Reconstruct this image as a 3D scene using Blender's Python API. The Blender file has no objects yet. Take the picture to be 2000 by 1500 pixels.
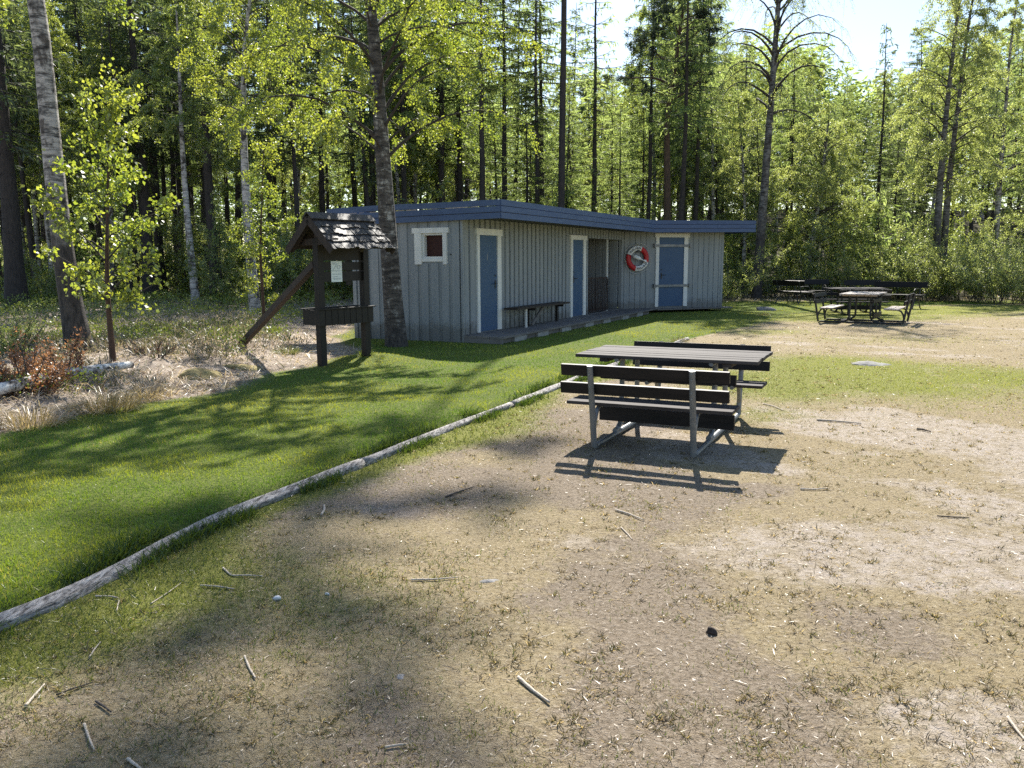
import bpy, math, random
import numpy as np
from mathutils import Matrix, Vector

random.seed(11)
rng = np.random.default_rng(11)
scene = bpy.context.scene
COL = scene.collection
PI = math.pi

# ------------------------------------------------------------------ camera
F = 1620.0
PITCH = math.atan(242 / F)
ROLL = -0.006
CAMH = 1.62


def _rx(a):
    c, s = math.cos(a), math.sin(a)
    return np.array([[1, 0, 0], [0, c, -s], [0, s, c]])


def _rz(a):
    c, s = math.cos(a), math.sin(a)
    return np.array([[c, -s, 0], [s, c, 0], [0, 0, 1]])


R = _rx(PI / 2 - PITCH) @ _rz(ROLL)
CAM = np.array([0.0, 0.0, CAMH])
cd = bpy.data.cameras.new('camera')
cd.sensor_width = 36.0
cd.sensor_fit = 'HORIZONTAL'
cd.lens = F / 2000 * 36
cd.clip_start = 0.05
cd.clip_end = 2000
cam = bpy.data.objects.new('camera', cd)
COL.objects.link(cam)
M4 = Matrix([list(r) for r in R]).to_4x4()
M4.translation = Vector(CAM)
cam.matrix_world = M4
scene.camera = cam


# ------------------------------------------------------------------ noise, terrain
_lat = np.random.default_rng(5).random((256, 256))


def vnoise(x, y, s=1.0, off=0.0):
    x = np.asarray(x, float) * s + off + 100.3
    y = np.asarray(y, float) * s + off * 1.7 + 57.1
    xi = np.floor(x).astype(int)
    yi = np.floor(y).astype(int)
    fx = x - xi
    fy = y - yi
    fx = fx * fx * (3 - 2 * fx)
    fy = fy * fy * (3 - 2 * fy)
    a = _lat[xi % 256, yi % 256]
    b = _lat[(xi + 1) % 256, yi % 256]
    c = _lat[xi % 256, (yi + 1) % 256]
    d = _lat[(xi + 1) % 256, (yi + 1) % 256]
    return (a * (1 - fx) + b * fx) * (1 - fy) + (c * (1 - fx) + d * fx) * fy


def fbm(x, y, s=1.0, off=0.0, o=4):
    t = 0
    a = 0.5
    n = 0
    for k in range(o):
        t = t + a * vnoise(x, y, s * 2 ** k, off + 13.7 * k)
        n += a
        a *= 0.55
    return t / n


def sstep(a, b, x):
    t = np.clip((np.asarray(x, float) - a) / (b - a), 0, 1)
    return t * t * (3 - 2 * t)


# line of the timber edging (lawn on its left) and the edge of the heath, as X for each Y
LOG_Y = np.array([-2.0, 2.0, 3.42, 3.68, 4.05, 4.72, 5.44, 6.52, 8.12, 9.15, 11.40, 13.2, 16.9, 22.0, 28.0, 30.0, 33.0])
LOG_X = np.array([-6.0, -3.0, -2.36, -2.21, -2.10, -1.98, -1.67, -1.18, -0.50, 0.0, 0.98, 1.84, 3.62, 6.80, 10.5, 22.0, 60.0])
HE_Y = np.array([0.0, 5.0, 7.6, 8.5, 9.2, 9.9, 11.8, 14.0, 15.2, 17.0, 19.0, 40.0])
HE_X = np.array([-7.5, -5.9, -4.75, -4.4, -3.95, -3.45, -3.38, -3.0, -2.9, -3.5, -3.9, -4.5])


def logx(y):
    return np.interp(y, LOG_Y, LOG_X)


def heathx(y):
    return np.interp(y, HE_Y, HE_X)


def heath_d(x, y):
    return heathx(y) - x + 0.5 * (vnoise(x, y, 1.1, 3) - 0.5)


def gz(x, y):
    x = np.asarray(x, float)
    y = np.asarray(y, float)
    z = 0.012 * (fbm(x, y, 1.3, 2) - 0.5)
    lawn = sstep(0.0, -0.15, x - logx(y)) * sstep(34, 28, y)
    z = z + 0.06 * lawn * sstep(15.0, 10.5, y)
    hd = heath_d(x, y)
    h = sstep(0.0, 2.2, hd) * sstep(5.5, 8.0, y)
    z = z + h * (0.16 + 0.22 * (fbm(x, y, 0.55, 9, 3) - 0.45) + 0.07 * (fbm(x, y, 2.3, 4, 2) - 0.5))
    z = z + 0.10 * np.exp(-((x + 2.25) ** 2 + (y - 13.5) ** 2) / 0.35)
    far = sstep(32, 40, y)
    z = z + far * 0.7 * (fbm(x, y, 0.16, 1, 3) - 0.45)
    z = z + sstep(40, 95, y) * (1.2 + 5.5 * sstep(-2, 18, x - 0.12 * (y - 40)))
    return z


def ray(px, py):
    return R @ np.array([(px - 1000) / F, -(py - 750) / F, -1.0])


def at(px, py, Y):
    d = ray(px, py)
    return CAM + d * (Y / d[1])


def spot(px, py):
    d = ray(px, py)
    z = 0.0
    for _ in range(30):
        p = CAM + d * ((z - CAMH) / d[2])
        z = 0.5 * z + 0.5 * float(gz(p[0], p[1]))
    return np.array([p[0], p[1], float(gz(p[0], p[1]))])


def stand(px, Y):
    """point on the terrain at depth Y, seen in column px"""
    p = at(px, 560, Y)
    return np.array([p[0], Y, float(gz(p[0], Y))])


# ------------------------------------------------------------------ materials
def new_mat(name):
    m = bpy.data.materials.new(name)
    m.use_nodes = True
    nt = m.node_tree
    b = nt.nodes['Principled BSDF']
    return m, nt, b


def ramp(nt, fac, stops):
    r = nt.nodes.new('ShaderNodeValToRGB')
    e = r.color_ramp.elements
    while len(e) < len(stops):
        e.new(0.5)
    for i, (p, c) in enumerate(stops):
        e[i].position = p
        e[i].color = (*c, 1) if len(c) == 3 else c
    nt.links.new(fac, r.inputs[0])
    return r.outputs[0]


def coords(nt, kind='Object', scale=(1, 1, 1)):
    t = nt.nodes.new('ShaderNodeTexCoord')
    mp = nt.nodes.new('ShaderNodeMapping')
    mp.inputs['Scale'].default_value = scale
    nt.links.new(t.outputs[kind], mp.inputs[0])
    return mp.outputs[0]


def noise(nt, vec, scale, detail=4, rough=0.6):
    n = nt.nodes.new('ShaderNodeTexNoise')
    n.inputs['Scale'].default_value = scale
    n.inputs['Detail'].default_value = detail
    n.inputs['Roughness'].default_value = rough
    nt.links.new(vec, n.inputs['Vector'])
    return n.outputs['Fac']


def mixc(nt, fac, a, b, mode='MIX'):
    n = nt.nodes.new('ShaderNodeMix')
    n.data_type = 'RGBA'
    n.blend_type = mode
    n.clamp_factor = True
    for inp, v in ((n.inputs[0], fac), (n.inputs[6], a), (n.inputs[7], b)):
        if hasattr(v, 'is_linked'):
            nt.links.new(v, inp)
        elif isinstance(v, (int, float)):
            inp.default_value = v
        else:
            inp.default_value = (*v, 1)
    return n.outputs[2]


def math_n(nt, op, a, b=0.0, c=None):
    n = nt.nodes.new('ShaderNodeMath')
    n.operation = op
    for i, v in enumerate((a, b, c)):
        if v is None:
            continue
        if hasattr(v, 'is_linked'):
            nt.links.new(v, n.inputs[i])
        else:
            n.inputs[i].default_value = v
    return n.outputs[0]


def add_bump(nt, b, h, strength=0.4, dist=0.01):
    n = nt.nodes.new('ShaderNodeBump')
    n.inputs['Strength'].default_value = strength
    n.inputs['Distance'].default_value = dist
    nt.links.new(h, n.inputs['Height'])
    nt.links.new(n.outputs[0], b.inputs['Normal'])


def noisy(name, c1, c2, scale=4, stretch=(1, 1, 1), rough=0.7, bump=0.3, dist=0.006, metal=0.0, spec=0.4, speck=None):
    m, nt, b = new_mat(name)
    v = coords(nt, 'Object', stretch)
    f = noise(nt, v, scale, 6, 0.65)
    c = ramp(nt, f, [(0.3, c1), (0.7, c2)])
    if speck:
        v2 = coords(nt, 'Object', (1, 1, 1))
        f2 = noise(nt, v2, speck[1], 3, 0.7)
        k = ramp(nt, f2, [(speck[2], (0, 0, 0)), (speck[2] + 0.06, (1, 1, 1))])
        c = mixc(nt, k, c, speck[0])
    nt.links.new(c, b.inputs['Base Color'])
    b.inputs['Roughness'].default_value = rough
    b.inputs['Metallic'].default_value = metal
    b.inputs['Specular IOR Level'].default_value = spec
    if bump:
        add_bump(nt, b, f, bump, dist)
    return m


def leaf_mat(name, cols, tcols, tmix=0.5, rough=0.45, gloss=0.08):
    """cols / tcols: (dark, light) of the leaf seen by reflection / by transmission, chosen leaf by leaf"""
    m = bpy.data.materials.new(name)
    m.use_nodes = True
    nt = m.node_tree
    nt.nodes.clear()
    out = nt.nodes.new('ShaderNodeOutputMaterial')
    at_ = nt.nodes.new('ShaderNodeAttribute')
    at_.attribute_name = 'var'
    d = nt.nodes.new('ShaderNodeBsdfDiffuse')
    t = nt.nodes.new('ShaderNodeBsdfTranslucent')
    g = nt.nodes.new('ShaderNodeBsdfGlossy')
    g.inputs['Roughness'].default_value = rough
    g.inputs['Color'].default_value = (1, 1, 1, 1)
    nt.links.new(mixc(nt, at_.outputs['Fac'], cols[0], cols[1]), d.inputs['Color'])
    nt.links.new(mixc(nt, at_.outputs['Fac'], tcols[0], tcols[1]), t.inputs['Color'])
    m1 = nt.nodes.new('ShaderNodeMixShader')
    m1.inputs[0].default_value = tmix
    nt.links.new(d.outputs[0], m1.inputs[1])
    nt.links.new(t.outputs[0], m1.inputs[2])
    m2 = nt.nodes.new('ShaderNodeMixShader')
    m2.inputs[0].default_value = gloss
    nt.links.new(m1.outputs[0], m2.inputs[1])
    nt.links.new(g.outputs[0], m2.inputs[2])
    nt.links.new(m2.outputs[0], out.inputs[0])
    return m


def blade_mat(name, tmix=0.4, gloss=0.05):
    """grass and herb blades: colour from the 'col' attribute of each blade"""
    m = bpy.data.materials.new(name)
    m.use_nodes = True
    nt = m.node_tree
    nt.nodes.clear()
    out = nt.nodes.new('ShaderNodeOutputMaterial')
    a = nt.nodes.new('ShaderNodeAttribute')
    a.attribute_name = 'col'
    d = nt.nodes.new('ShaderNodeBsdfDiffuse')
    t = nt.nodes.new('ShaderNodeBsdfTranslucent')
    g = nt.nodes.new('ShaderNodeBsdfGlossy')
    g.inputs['Roughness'].default_value = 0.4
    nt.links.new(a.outputs['Color'], d.inputs['Color'])
    tc = mixc(nt, 1.0, a.outputs['Color'], (1.5, 1.35, 0.8), 'MULTIPLY')
    nt.links.new(tc, t.inputs['Color'])
    m1 = nt.nodes.new('ShaderNodeMixShader')
    m1.inputs[0].default_value = tmix
    nt.links.new(d.outputs[0], m1.inputs[1])
    nt.links.new(t.outputs[0], m1.inputs[2])
    m2 = nt.nodes.new('ShaderNodeMixShader')
    m2.inputs[0].default_value = gloss
    nt.links.new(m1.outputs[0], m2.inputs[1])
    nt.links.new(g.outputs[0], m2.inputs[2])
    nt.links.new(m2.outputs[0], out.inputs[0])
    return m


def birch_bark(name, dark_h=1.6, white=(0.50, 0.47, 0.44), grey=(0.20, 0.19, 0.18), mott=0.62):
    m, nt, b = new_mat(name)
    v = coords(nt, 'Object', (1, 1, 1))
    vs = coords(nt, 'Object', (2.0, 2.0, 9.0))
    f1 = noise(nt, vs, 2.2, 6, 0.7)
    c = ramp(nt, f1, [(0.36, (0.03, 0.026, 0.024)), (0.45, grey), (0.56, white)])
    f2 = noise(nt, v, 3.0, 5, 0.6)
    patch = ramp(nt, noise(nt, coords(nt, 'Object', (1, 1, 0.6)), 5.5, 6, 0.68), [(mott - 0.13, (0, 0, 0)), (mott - 0.02, (1, 1, 1))])
    c = mixc(nt, patch, c, ramp(nt, f1, [(0.4, (0.022, 0.018, 0.016)), (0.6, (0.115, 0.098, 0.085))]))
    # old rough dark bark on the lower stem
    sx = nt.nodes.new('ShaderNodeSeparateXYZ')
    nt.links.new(v, sx.inputs[0])
    z = math_n(nt, 'MULTIPLY_ADD', f2, 2.2, sx.outputs[2])
    k = ramp(nt, math_n(nt, 'DIVIDE', z, dark_h * 2.0 + 1.1), [(0.45, (1, 1, 1)), (0.62, (0, 0, 0))])
    vv = coords(nt, 'Object', (14, 14, 4))
    f3 = noise(nt, vv, 1.5, 5, 0.7)
    dk = ramp(nt, f3, [(0.35, (0.016, 0.013, 0.012)), (0.7, (0.10, 0.085, 0.075))])
    c = mixc(nt, k, c, dk)
    nt.links.new(c, b.inputs['Base Color'])
    b.inputs['Roughness'].default_value = 0.8
    add_bump(nt, b, math_n(nt, 'ADD', f1, f3), 0.6, 0.02)
    return m


def rough_bark(name, c1, c2):
    m, nt, b = new_mat(name)
    v = coords(nt, 'Object', (12, 12, 3))
    f = noise(nt, v, 1.6, 6, 0.7)
    nt.links.new(ramp(nt, f, [(0.3, c1), (0.72, c2)]), b.inputs['Base Color'])
    b.inputs['Roughness'].default_value = 0.9
    add_bump(nt, b, f, 0.7, 0.03)
    return m


MAT = {}
def wall_mat():
    m, nt, b = new_mat('grey_painted_boards')
    v = coords(nt, 'Object', (4, 4, 0.5))
    f = noise(nt, v, 2.2, 6, 0.65)
    c = ramp(nt, f, [(0.3, (0.225, 0.247, 0.266)), (0.7, (0.308, 0.326, 0.334))])
    f2 = noise(nt, coords(nt, 'Object'), 9, 3, 0.7)
    c = mixc(nt, ramp(nt, f2, [(0.64, (0, 0, 0)), (0.74, (0.7, 0.7, 0.7))]), c, (0.13, 0.13, 0.125))
    # splashed soil along the foot of the boards
    sx = nt.nodes.new('ShaderNodeSeparateXYZ')
    nt.links.new(coords(nt, 'Object'), sx.inputs[0])
    z = math_n(nt, 'MULTIPLY_ADD', f2, -0.5, sx.outputs[2])
    c = mixc(nt, ramp(nt, z, [(0.0, (0.6, 0.6, 0.6)), (0.16, (0, 0, 0))]), c, (0.115, 0.105, 0.088))
    # long faded streaks
    f3 = noise(nt, coords(nt, 'Object', (9, 9, 0.25)), 2.0, 4, 0.6)
    c = mixc(nt, ramp(nt, f3, [(0.55, (0, 0, 0)), (0.72, (0.55, 0.55, 0.55))]), c, (0.325, 0.332, 0.325))
    nt.links.new(c, b.inputs['Base Color'])
    b.inputs['Roughness'].default_value = 0.8
    b.inputs['Specular IOR Level'].default_value = 0.3
    add_bump(nt, b, f, 0.3, 0.004)
    return m


MAT['wall'] = wall_mat()
MAT['wallplain'] = noisy('grey_painted_boards', (0.215, 0.228, 0.238), (0.29, 0.30, 0.302), 2.2, (4, 4, 0.6), 0.75, 0.25, 0.004, speck=((0.14, 0.14, 0.135), 9, 0.68))
MAT['blue'] = noisy('blue_door_paint', (0.036, 0.082, 0.165), (0.046, 0.098, 0.190), 3, (1, 1, 1), 0.5, 0.12, 0.003, speck=((0.12, 0.2, 0.3), 14, 0.72))
MAT['fascia'] = noisy('blue_fascia_paint', (0.047, 0.080, 0.17), (0.072, 0.115, 0.22), 2.2, (1, 1, 5), 0.6, 0.2, 0.004)
MAT['white'] = noisy('white_trim_paint', (0.62, 0.62, 0.60), (0.78, 0.78, 0.75), 3, (2, 2, 0.6), 0.6, 0.2, 0.003, speck=((0.30, 0.28, 0.25), 12, 0.70))
MAT['felt'] = noisy('roof_felt', (0.05, 0.052, 0.055), (0.10, 0.10, 0.10), 5, (1, 1, 1), 0.95, 0.3)
MAT['deck'] = noisy('weathered_deck', (0.115, 0.105, 0.098), (0.20, 0.185, 0.175), 3, (1, 1, 1), 0.8, 0.3)
MAT['concrete'] = noisy('old_concrete', (0.22, 0.21, 0.20), (0.38, 0.37, 0.35), 6, (1, 1, 1), 0.9, 0.4, 0.01)
MAT['brownwood'] = noisy('dark_brown_boards', (0.030, 0.018, 0.014), (0.060, 0.036, 0.028), 3, (6, 6, 0.8), 0.75, 0.3)
MAT['redshutter'] = noisy('red_brown_shutter', (0.035, 0.010, 0.008), (0.055, 0.016, 0.012), 3, (5, 5, 1), 0.7, 0.2)
MAT['tar'] = noisy('tarred_wood', (0.006, 0.0048, 0.0045), (0.018, 0.0135, 0.0115), 3, (8, 8, 0.9), 0.6, 0.4, 0.006)
MAT['tarbrown'] = noisy('brown_stained_timber', (0.020, 0.0145, 0.0115), (0.052, 0.036, 0.028), 3, (7, 7, 1), 0.7, 0.4, 0.006)
MAT['shingle'] = noisy('old_wood_shingles', (0.013, 0.012, 0.0115), (0.085, 0.079, 0.074), 7, (3, 3, 3), 0.6, 0.5, 0.012)
MAT['bench'] = noisy('dark_stained_planks', (0.007, 0.0062, 0.0064), (0.020, 0.016, 0.0155), 3.2, (1.2, 9, 9), 0.55, 0.35, 0.004, spec=0.25)
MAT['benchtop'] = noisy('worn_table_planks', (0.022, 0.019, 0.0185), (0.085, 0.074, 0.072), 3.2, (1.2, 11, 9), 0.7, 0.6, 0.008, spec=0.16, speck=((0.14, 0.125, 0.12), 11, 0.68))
MAT['paletop'] = noisy('pale_worn_planks_and_slit_light', (0.30, 0.24, 0.20), (0.52, 0.45, 0.40), 3.2, (1.2, 11, 9), 0.5, 0.3, 0.004)
MAT['steel'] = noisy('galvanised_tube', (0.13, 0.14, 0.15), (0.26, 0.27, 0.28), 7, (1, 1, 1), 0.5, 0.2, 0.002, metal=0.6, speck=((0.075, 0.045, 0.03), 16, 0.66))
MAT['iron'] = noisy('black_cast_iron_and_shaded_tubes', (0.02, 0.02, 0.021), (0.05, 0.05, 0.05), 9, (1, 1, 1), 0.5, 0.2, 0.002)
MAT['oldlog'] = noisy('silvery_weathered_log', (0.07, 0.063, 0.058), (0.46, 0.43, 0.40), 2.6, (24, 24, 1.3), 0.85, 1.0, 0.025)
MAT['stone'] = noisy('grey_stone', (0.16, 0.155, 0.15), (0.36, 0.34, 0.32), 9, (1, 1, 1), 0.9, 0.8, 0.02, speck=((0.20, 0.22, 0.12), 5, 0.60))
MAT['chip'] = noisy('pale_stone_chip', (0.55, 0.55, 0.56), (0.75, 0.75, 0.74), 30, (1, 1, 1), 0.8, 0.3, 0.003)
MAT['reed'] = noisy('dry_reed', (0.30, 0.24, 0.18), (0.66, 0.58, 0.48), 8, (14, 14, 1.5), 0.8, 0.5, 0.004)
MAT['darktwig'] = noisy('dark_twig', (0.035, 0.028, 0.023), (0.11, 0.09, 0.075), 8, (10, 10, 2), 0.9, 0.5, 0.004)
MAT['red'] = noisy('lifebuoy_red', (0.42, 0.010, 0.014), (0.50, 0.018, 0.022), 3, (1, 1, 1), 0.45, 0.05)
MAT['buoywhite'] = noisy('lifebuoy_white', (0.70, 0.70, 0.68), (0.80, 0.80, 0.78), 4, (1, 1, 1), 0.45, 0.05)
MAT['black'] = noisy('black_plastic', (0.012, 0.012, 0.013), (0.02, 0.02, 0.02), 5, (1, 1, 1), 0.5, 0.05)
MAT['rope'] = noisy('pale_rope', (0.40, 0.40, 0.38), (0.55, 0.55, 0.52), 60, (1, 1, 1), 0.8, 0.3)
MAT['paper'] = noisy('notice_paper', (0.72, 0.78, 0.80), (0.80, 0.85, 0.86), 3, (1, 1, 1), 0.6, 0.05)
MAT['ink'] = noisy('printed_ink', (0.20, 0.25, 0.30), (0.25, 0.30, 0.34), 3, (1, 1, 1), 0.6, 0.0)
MAT['cone'] = noisy('pine_cone', (0.02, 0.014, 0.01), (0.06, 0.04, 0.03), 40, (1, 1, 1), 0.8, 0.6)
MAT['moss'] = noisy('yellow_moss', (0.12, 0.09, 0.04), (0.46, 0.38, 0.17), 9, (1, 1, 1), 1.0, 1.0, 0.06)
MAT['birch'] = birch_bark('birch_bark', 1.6)
MAT['birch_dark'] = birch_bark('old_birch_bark', 2.6, (0.46, 0.43, 0.40), (0.16, 0.15, 0.14))
MAT['birch_mottled'] = birch_bark('mottled_birch_bark', 0.9, (0.42, 0.40, 0.37), (0.10, 0.092, 0.085), 0.5)
MAT['birch_pale'] = birch_bark('pale_birch_bark', 0.25, (0.55, 0.52, 0.49), (0.30, 0.28, 0.27))
MAT['whitelog'] = birch_bark('fallen_birch_bark', -0.3, (0.82, 0.80, 0.76), (0.55, 0.52, 0.5))
MAT['sprucebark'] = rough_bark('spruce_bark', (0.020, 0.017, 0.016), (0.068, 0.056, 0.050))
MAT['pinebark'] = rough_bark('pine_bark', (0.045, 0.028, 0.020), (0.15, 0.095, 0.065))
MAT['stem'] = rough_bark('brown_sapling_bark', (0.05, 0.028, 0.018), (0.13, 0.075, 0.05))
MAT['limb'] = rough_bark('dark_birch_limbs', (0.022, 0.017, 0.015), (0.085, 0.070, 0.062))
MAT['birch_shadow'] = birch_bark('silhouette_birch_bark', 3.4, (0.20, 0.19, 0.18), (0.075, 0.07, 0.066))  # bark darkened overall to stand for trunks in backlit silhouette
MAT['twig'] = rough_bark('bush_twigs', (0.05, 0.042, 0.033), (0.13, 0.115, 0.09))
MAT['leaf'] = leaf_mat('birch_leaves', ((0.055, 0.10, 0.018), (0.105, 0.165, 0.03)), ((0.27, 0.38, 0.030), (0.66, 0.68, 0.065)), 0.54)
MAT['leaf_mid'] = leaf_mat('birch_leaves_in_wood', ((0.050, 0.092, 0.022), (0.10, 0.15, 0.035)), ((0.28, 0.38, 0.05), (0.64, 0.70, 0.11)), 0.54)
MAT['leaf_soft'] = leaf_mat('young_birch_leaves', ((0.075, 0.11, 0.035), (0.13, 0.165, 0.06)), ((0.40, 0.48, 0.10), (0.76, 0.82, 0.22)), 0.54)
MAT['leaf_bush'] = leaf_mat('willow_leaves', ((0.06, 0.10, 0.03), (0.12, 0.17, 0.055)), ((0.36, 0.44, 0.10), (0.70, 0.76, 0.20)), 0.54)
MAT['needle'] = leaf_mat('spruce_needles', ((0.022, 0.045, 0.016), (0.055, 0.088, 0.032)), ((0.12, 0.18, 0.04), (0.36, 0.43, 0.12)), 0.46, 0.5, 0.05)
MAT['needle_light'] = leaf_mat('larch_needles', ((0.06, 0.10, 0.03), (0.12, 0.17, 0.06)), ((0.34, 0.46, 0.10), (0.68, 0.80, 0.24)), 0.55, 0.5, 0.04)
MAT['needle_pine'] = leaf_mat('pine_needles', ((0.018, 0.036, 0.020), (0.042, 0.066, 0.036)), ((0.04, 0.07, 0.03), (0.12, 0.17, 0.07)), 0.3, 0.5, 0.06)
MAT['rust'] = leaf_mat('rusty_leaves', ((0.19, 0.085, 0.035), (0.33, 0.16, 0.07)), ((0.42, 0.17, 0.055), (0.66, 0.33, 0.13)), 0.42)
MAT['blade'] = blade_mat('grass_blades', 0.45, 0.04)
MAT['herb'] = blade_mat('heath_plants', 0.3, 0.06)


# ------------------------------------------------------------------ object helpers
def link(o, parent=None):
    COL.objects.link(o)
    if parent is not None:
        o.parent = parent
    return o


def tag(o, label=None, cat=None, group=None, kind=None):
    if label:
        o['label'] = label
    if cat:
        o['category'] = cat
    if group:
        o['group'] = group
    if kind:
        o['kind'] = kind
    return o


def empty(name, loc, rz=0.0, label=None, cat=None, group=None):
    o = bpy.data.objects.new(name, None)
    o.empty_display_size = 0.3
    o.location = loc
    o.rotation_euler = (0, 0, rz)
    link(o)
    return tag(o, label, cat, group)


def raw_mesh(name, verts, faces, mats, smooth=False, attrs=None, midx=None):
    """verts Nx3; faces: list of int arrays (each MxK)"""
    me = bpy.data.meshes.new(name)
    verts = np.ascontiguousarray(verts, dtype=np.float32)
    faces = [np.asarray(f, dtype=np.int32) for f in faces if len(f)]
    nl = sum(f.size for f in faces)
    nf = sum(len(f) for f in faces)
    me.vertices.add(len(verts))
    me.vertices.foreach_set('co', verts.ravel())
    me.loops.add(nl)
    me.loops.foreach_set('vertex_index', np.concatenate([f.ravel() for f in faces]))
    me.polygons.add(nf)
    tot = np.concatenate([np.full(len(f), f.shape[1], np.int32) for f in faces])
    st = np.concatenate([[0], np.cumsum(tot)[:-1]]).astype(np.int32)
    me.polygons.foreach_set('loop_start', st)
    try:
        me.polygons.foreach_set('loop_total', tot)
    except Exception:
        pass
    for m in mats:
        me.materials.append(m)
    if midx is not None:
        me.polygons.foreach_set('material_index', np.asarray(midx, np.int32))
    if smooth:
        me.polygons.foreach_set('use_smooth', np.ones(nf, bool))
    me.update(calc_edges=True)
    if attrs:
        for k, (typ, data) in attrs.items():
            a = me.attributes.new(k, typ, 'POINT')
            if typ == 'FLOAT':
                a.data.foreach_set('value', np.ascontiguousarray(data, np.float32))
            else:
                a.data.foreach_set('color', np.ascontiguousarray(data, np.float32).ravel())
    me.validate()
    return me


def mesh_obj(name, me, parent=None, **kw):
    o = bpy.data.objects.new(name, me)
    link(o, parent)
    return tag(o, **kw)


class MB:
    """collects boxes, prisms, tubes in one mesh"""

    def __init__(self):
        self.v = []
        self.f = []
        self.mi = []
        self.n = 0
        self.M = None
        self.cur = 0

    def add(self, vs, fs):
        vs = np.asarray(vs, float)
        if self.M is not None:
            vs = self.M(vs)
        self.v.append(vs)
        for f in fs:
            self.f.append([int(i) + self.n for i in f])
            self.mi.append(self.cur)
        self.n += len(vs)

    def box(self, x0, x1, y0, y1, z0, z1, jit=0.0):
        vs = np.array([[x, y, z] for z in (z0, z1) for y in (y0, y1) for x in (x0, x1)], float)
        if jit:
            vs += rng.normal(0, jit, vs.shape)
        self.add(vs, [(0, 2, 3, 1), (4, 5, 7, 6), (0, 1, 5, 4), (2, 6, 7, 3), (0, 4, 6, 2), (1, 3, 7, 5)])

    def bar(self, p, q, w, h, up=(0, 0, 1)):
        p = np.asarray(p, float)
        q = np.asarray(q, float)
        d = (q - p) / np.linalg.norm(q - p)
        s = np.cross(d, up)
        s /= np.linalg.norm(s)
        u = np.cross(s, d)
        vs = [b + s * a * w / 2 + u * c * h / 2 for b in (p, q) for a, c in ((-1, -1), (1, -1), (1, 1), (-1, 1))]
        self.add(vs, [(0, 1, 2, 3), (7, 6, 5, 4), (0, 4, 5, 1), (1, 5, 6, 2), (2, 6, 7, 3), (3, 7, 4, 0)])

    def prism(self, poly, z0, z1):
        n = len(poly)
        vs = [(x, y, z0) for x, y in poly] + [(x, y, z1) for x, y in poly]
        self.add(vs, [tuple(range(n - 1, -1, -1)), tuple(range(n, 2 * n))] + [(i, (i + 1) % n, n + (i + 1) % n, n + i) for i in range(n)])

    def tube(self, pts, rad, n=8, cap=True):
        vs, qs = tube(pts, rad, n)
        fs = [tuple(q) for q in qs]
        if cap:
            k = len(pts)
            fs.append(tuple(range(n - 1, -1, -1)))
            fs.append(tuple(range((k - 1) * n, k * n)))
        self.add(vs, fs)

    def build(self, name, mats, parent=None, smooth=False, bevel=0.0, **kw):
        if not isinstance(mats, (list, tuple)):
            mats = [mats]
        me = bpy.data.meshes.new(name)
        me.from_pydata(np.concatenate(self.v).tolist(), [], self.f)
        for m in mats:
            me.materials.append(m)
        if len(mats) > 1:
            me.polygons.foreach_set('material_index', np.array(self.mi, np.int32))
        if smooth:
            me.polygons.foreach_set('use_smooth', np.ones(len(me.polygons), bool))
        me.update()
        o = mesh_obj(name, me, parent, **kw)
        if bevel:
            b = o.modifiers.new('bevel', 'BEVEL')
            b.width = bevel
            b.segments = 2
            b.limit_method = 'ANGLE'
        return o


def tube(pts, rad, n=6):
    pts = np.asarray(pts, float)
    k = len(pts)
    rad = np.broadcast_to(np.asarray(rad, float), (k,))
    t = np.gradient(pts, axis=0)
    t /= np.linalg.norm(t, axis=1)[:, None] + 1e-9
    ref = np.array([0.0, 0, 1]) if abs(t[0][2]) < 0.9 else np.array([1.0, 0, 0])
    a = np.cross(t, ref)
    a /= np.linalg.norm(a, axis=1)[:, None] + 1e-9
    b = np.cross(t, a)
    th = np.arange(n) * 2 * PI / n
    ring = a[:, None, :] * np.cos(th)[None, :, None] + b[:, None, :] * np.sin(th)[None, :, None]
    vs = (pts[:, None, :] + ring * rad[:, None, None]).reshape(-1, 3)
    i = np.arange(k - 1)[:, None] * n
    j = np.arange(n)[None, :]
    jn = (j + 1) % n
    qs = np.stack([i + j, i + jn, i + n + jn, i + n + j], -1).reshape(-1, 4)
    return vs, qs


class Tubes:
    def __init__(self):
        self.v, self.q, self.n, self.mi = [], [], 0, []

    def add(self, pts, rad, n=5, mi=0):
        v, q = tube(pts, rad, n)
        self.mi.append(np.full(len(q), mi))
        self.v.append(v)
        self.q.append(q + self.n)
        self.n += len(v)

    def mesh(self, name, mat, mat2=None):
        return raw_mesh(name, np.concatenate(self.v), [np.concatenate(self.q)], [mat, mat2] if mat2 else [mat], smooth=True,
                        midx=np.concatenate(self.mi) if mat2 else None)


def leaf_quads(c, d, L, W, fold=0.12, g=None):
    """kite shaped leaves: c base, d direction, L length, W width"""
    g = g or rng
    n = len(c)
    d = d / (np.linalg.norm(d, axis=1)[:, None] + 1e-9)
    r = g.normal(size=(n, 3))
    s = np.cross(d, r)
    s /= np.linalg.norm(s, axis=1)[:, None] + 1e-9
    nn = np.cross(s, d)
    L = np.broadcast_to(L, (n,))[:, None]
    W = np.broadcast_to(W, (n,))[:, None]
    p1 = c + d * L * 0.45 + s * W * 0.5 - nn * L * fold
    p3 = c + d * L * 0.45 - s * W * 0.5 - nn * L * fold
    v = np.stack([c, p1, c + d * L, p3], 1).reshape(-1, 3)
    f = np.arange(4 * n).reshape(-1, 4)
    return v, f


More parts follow.
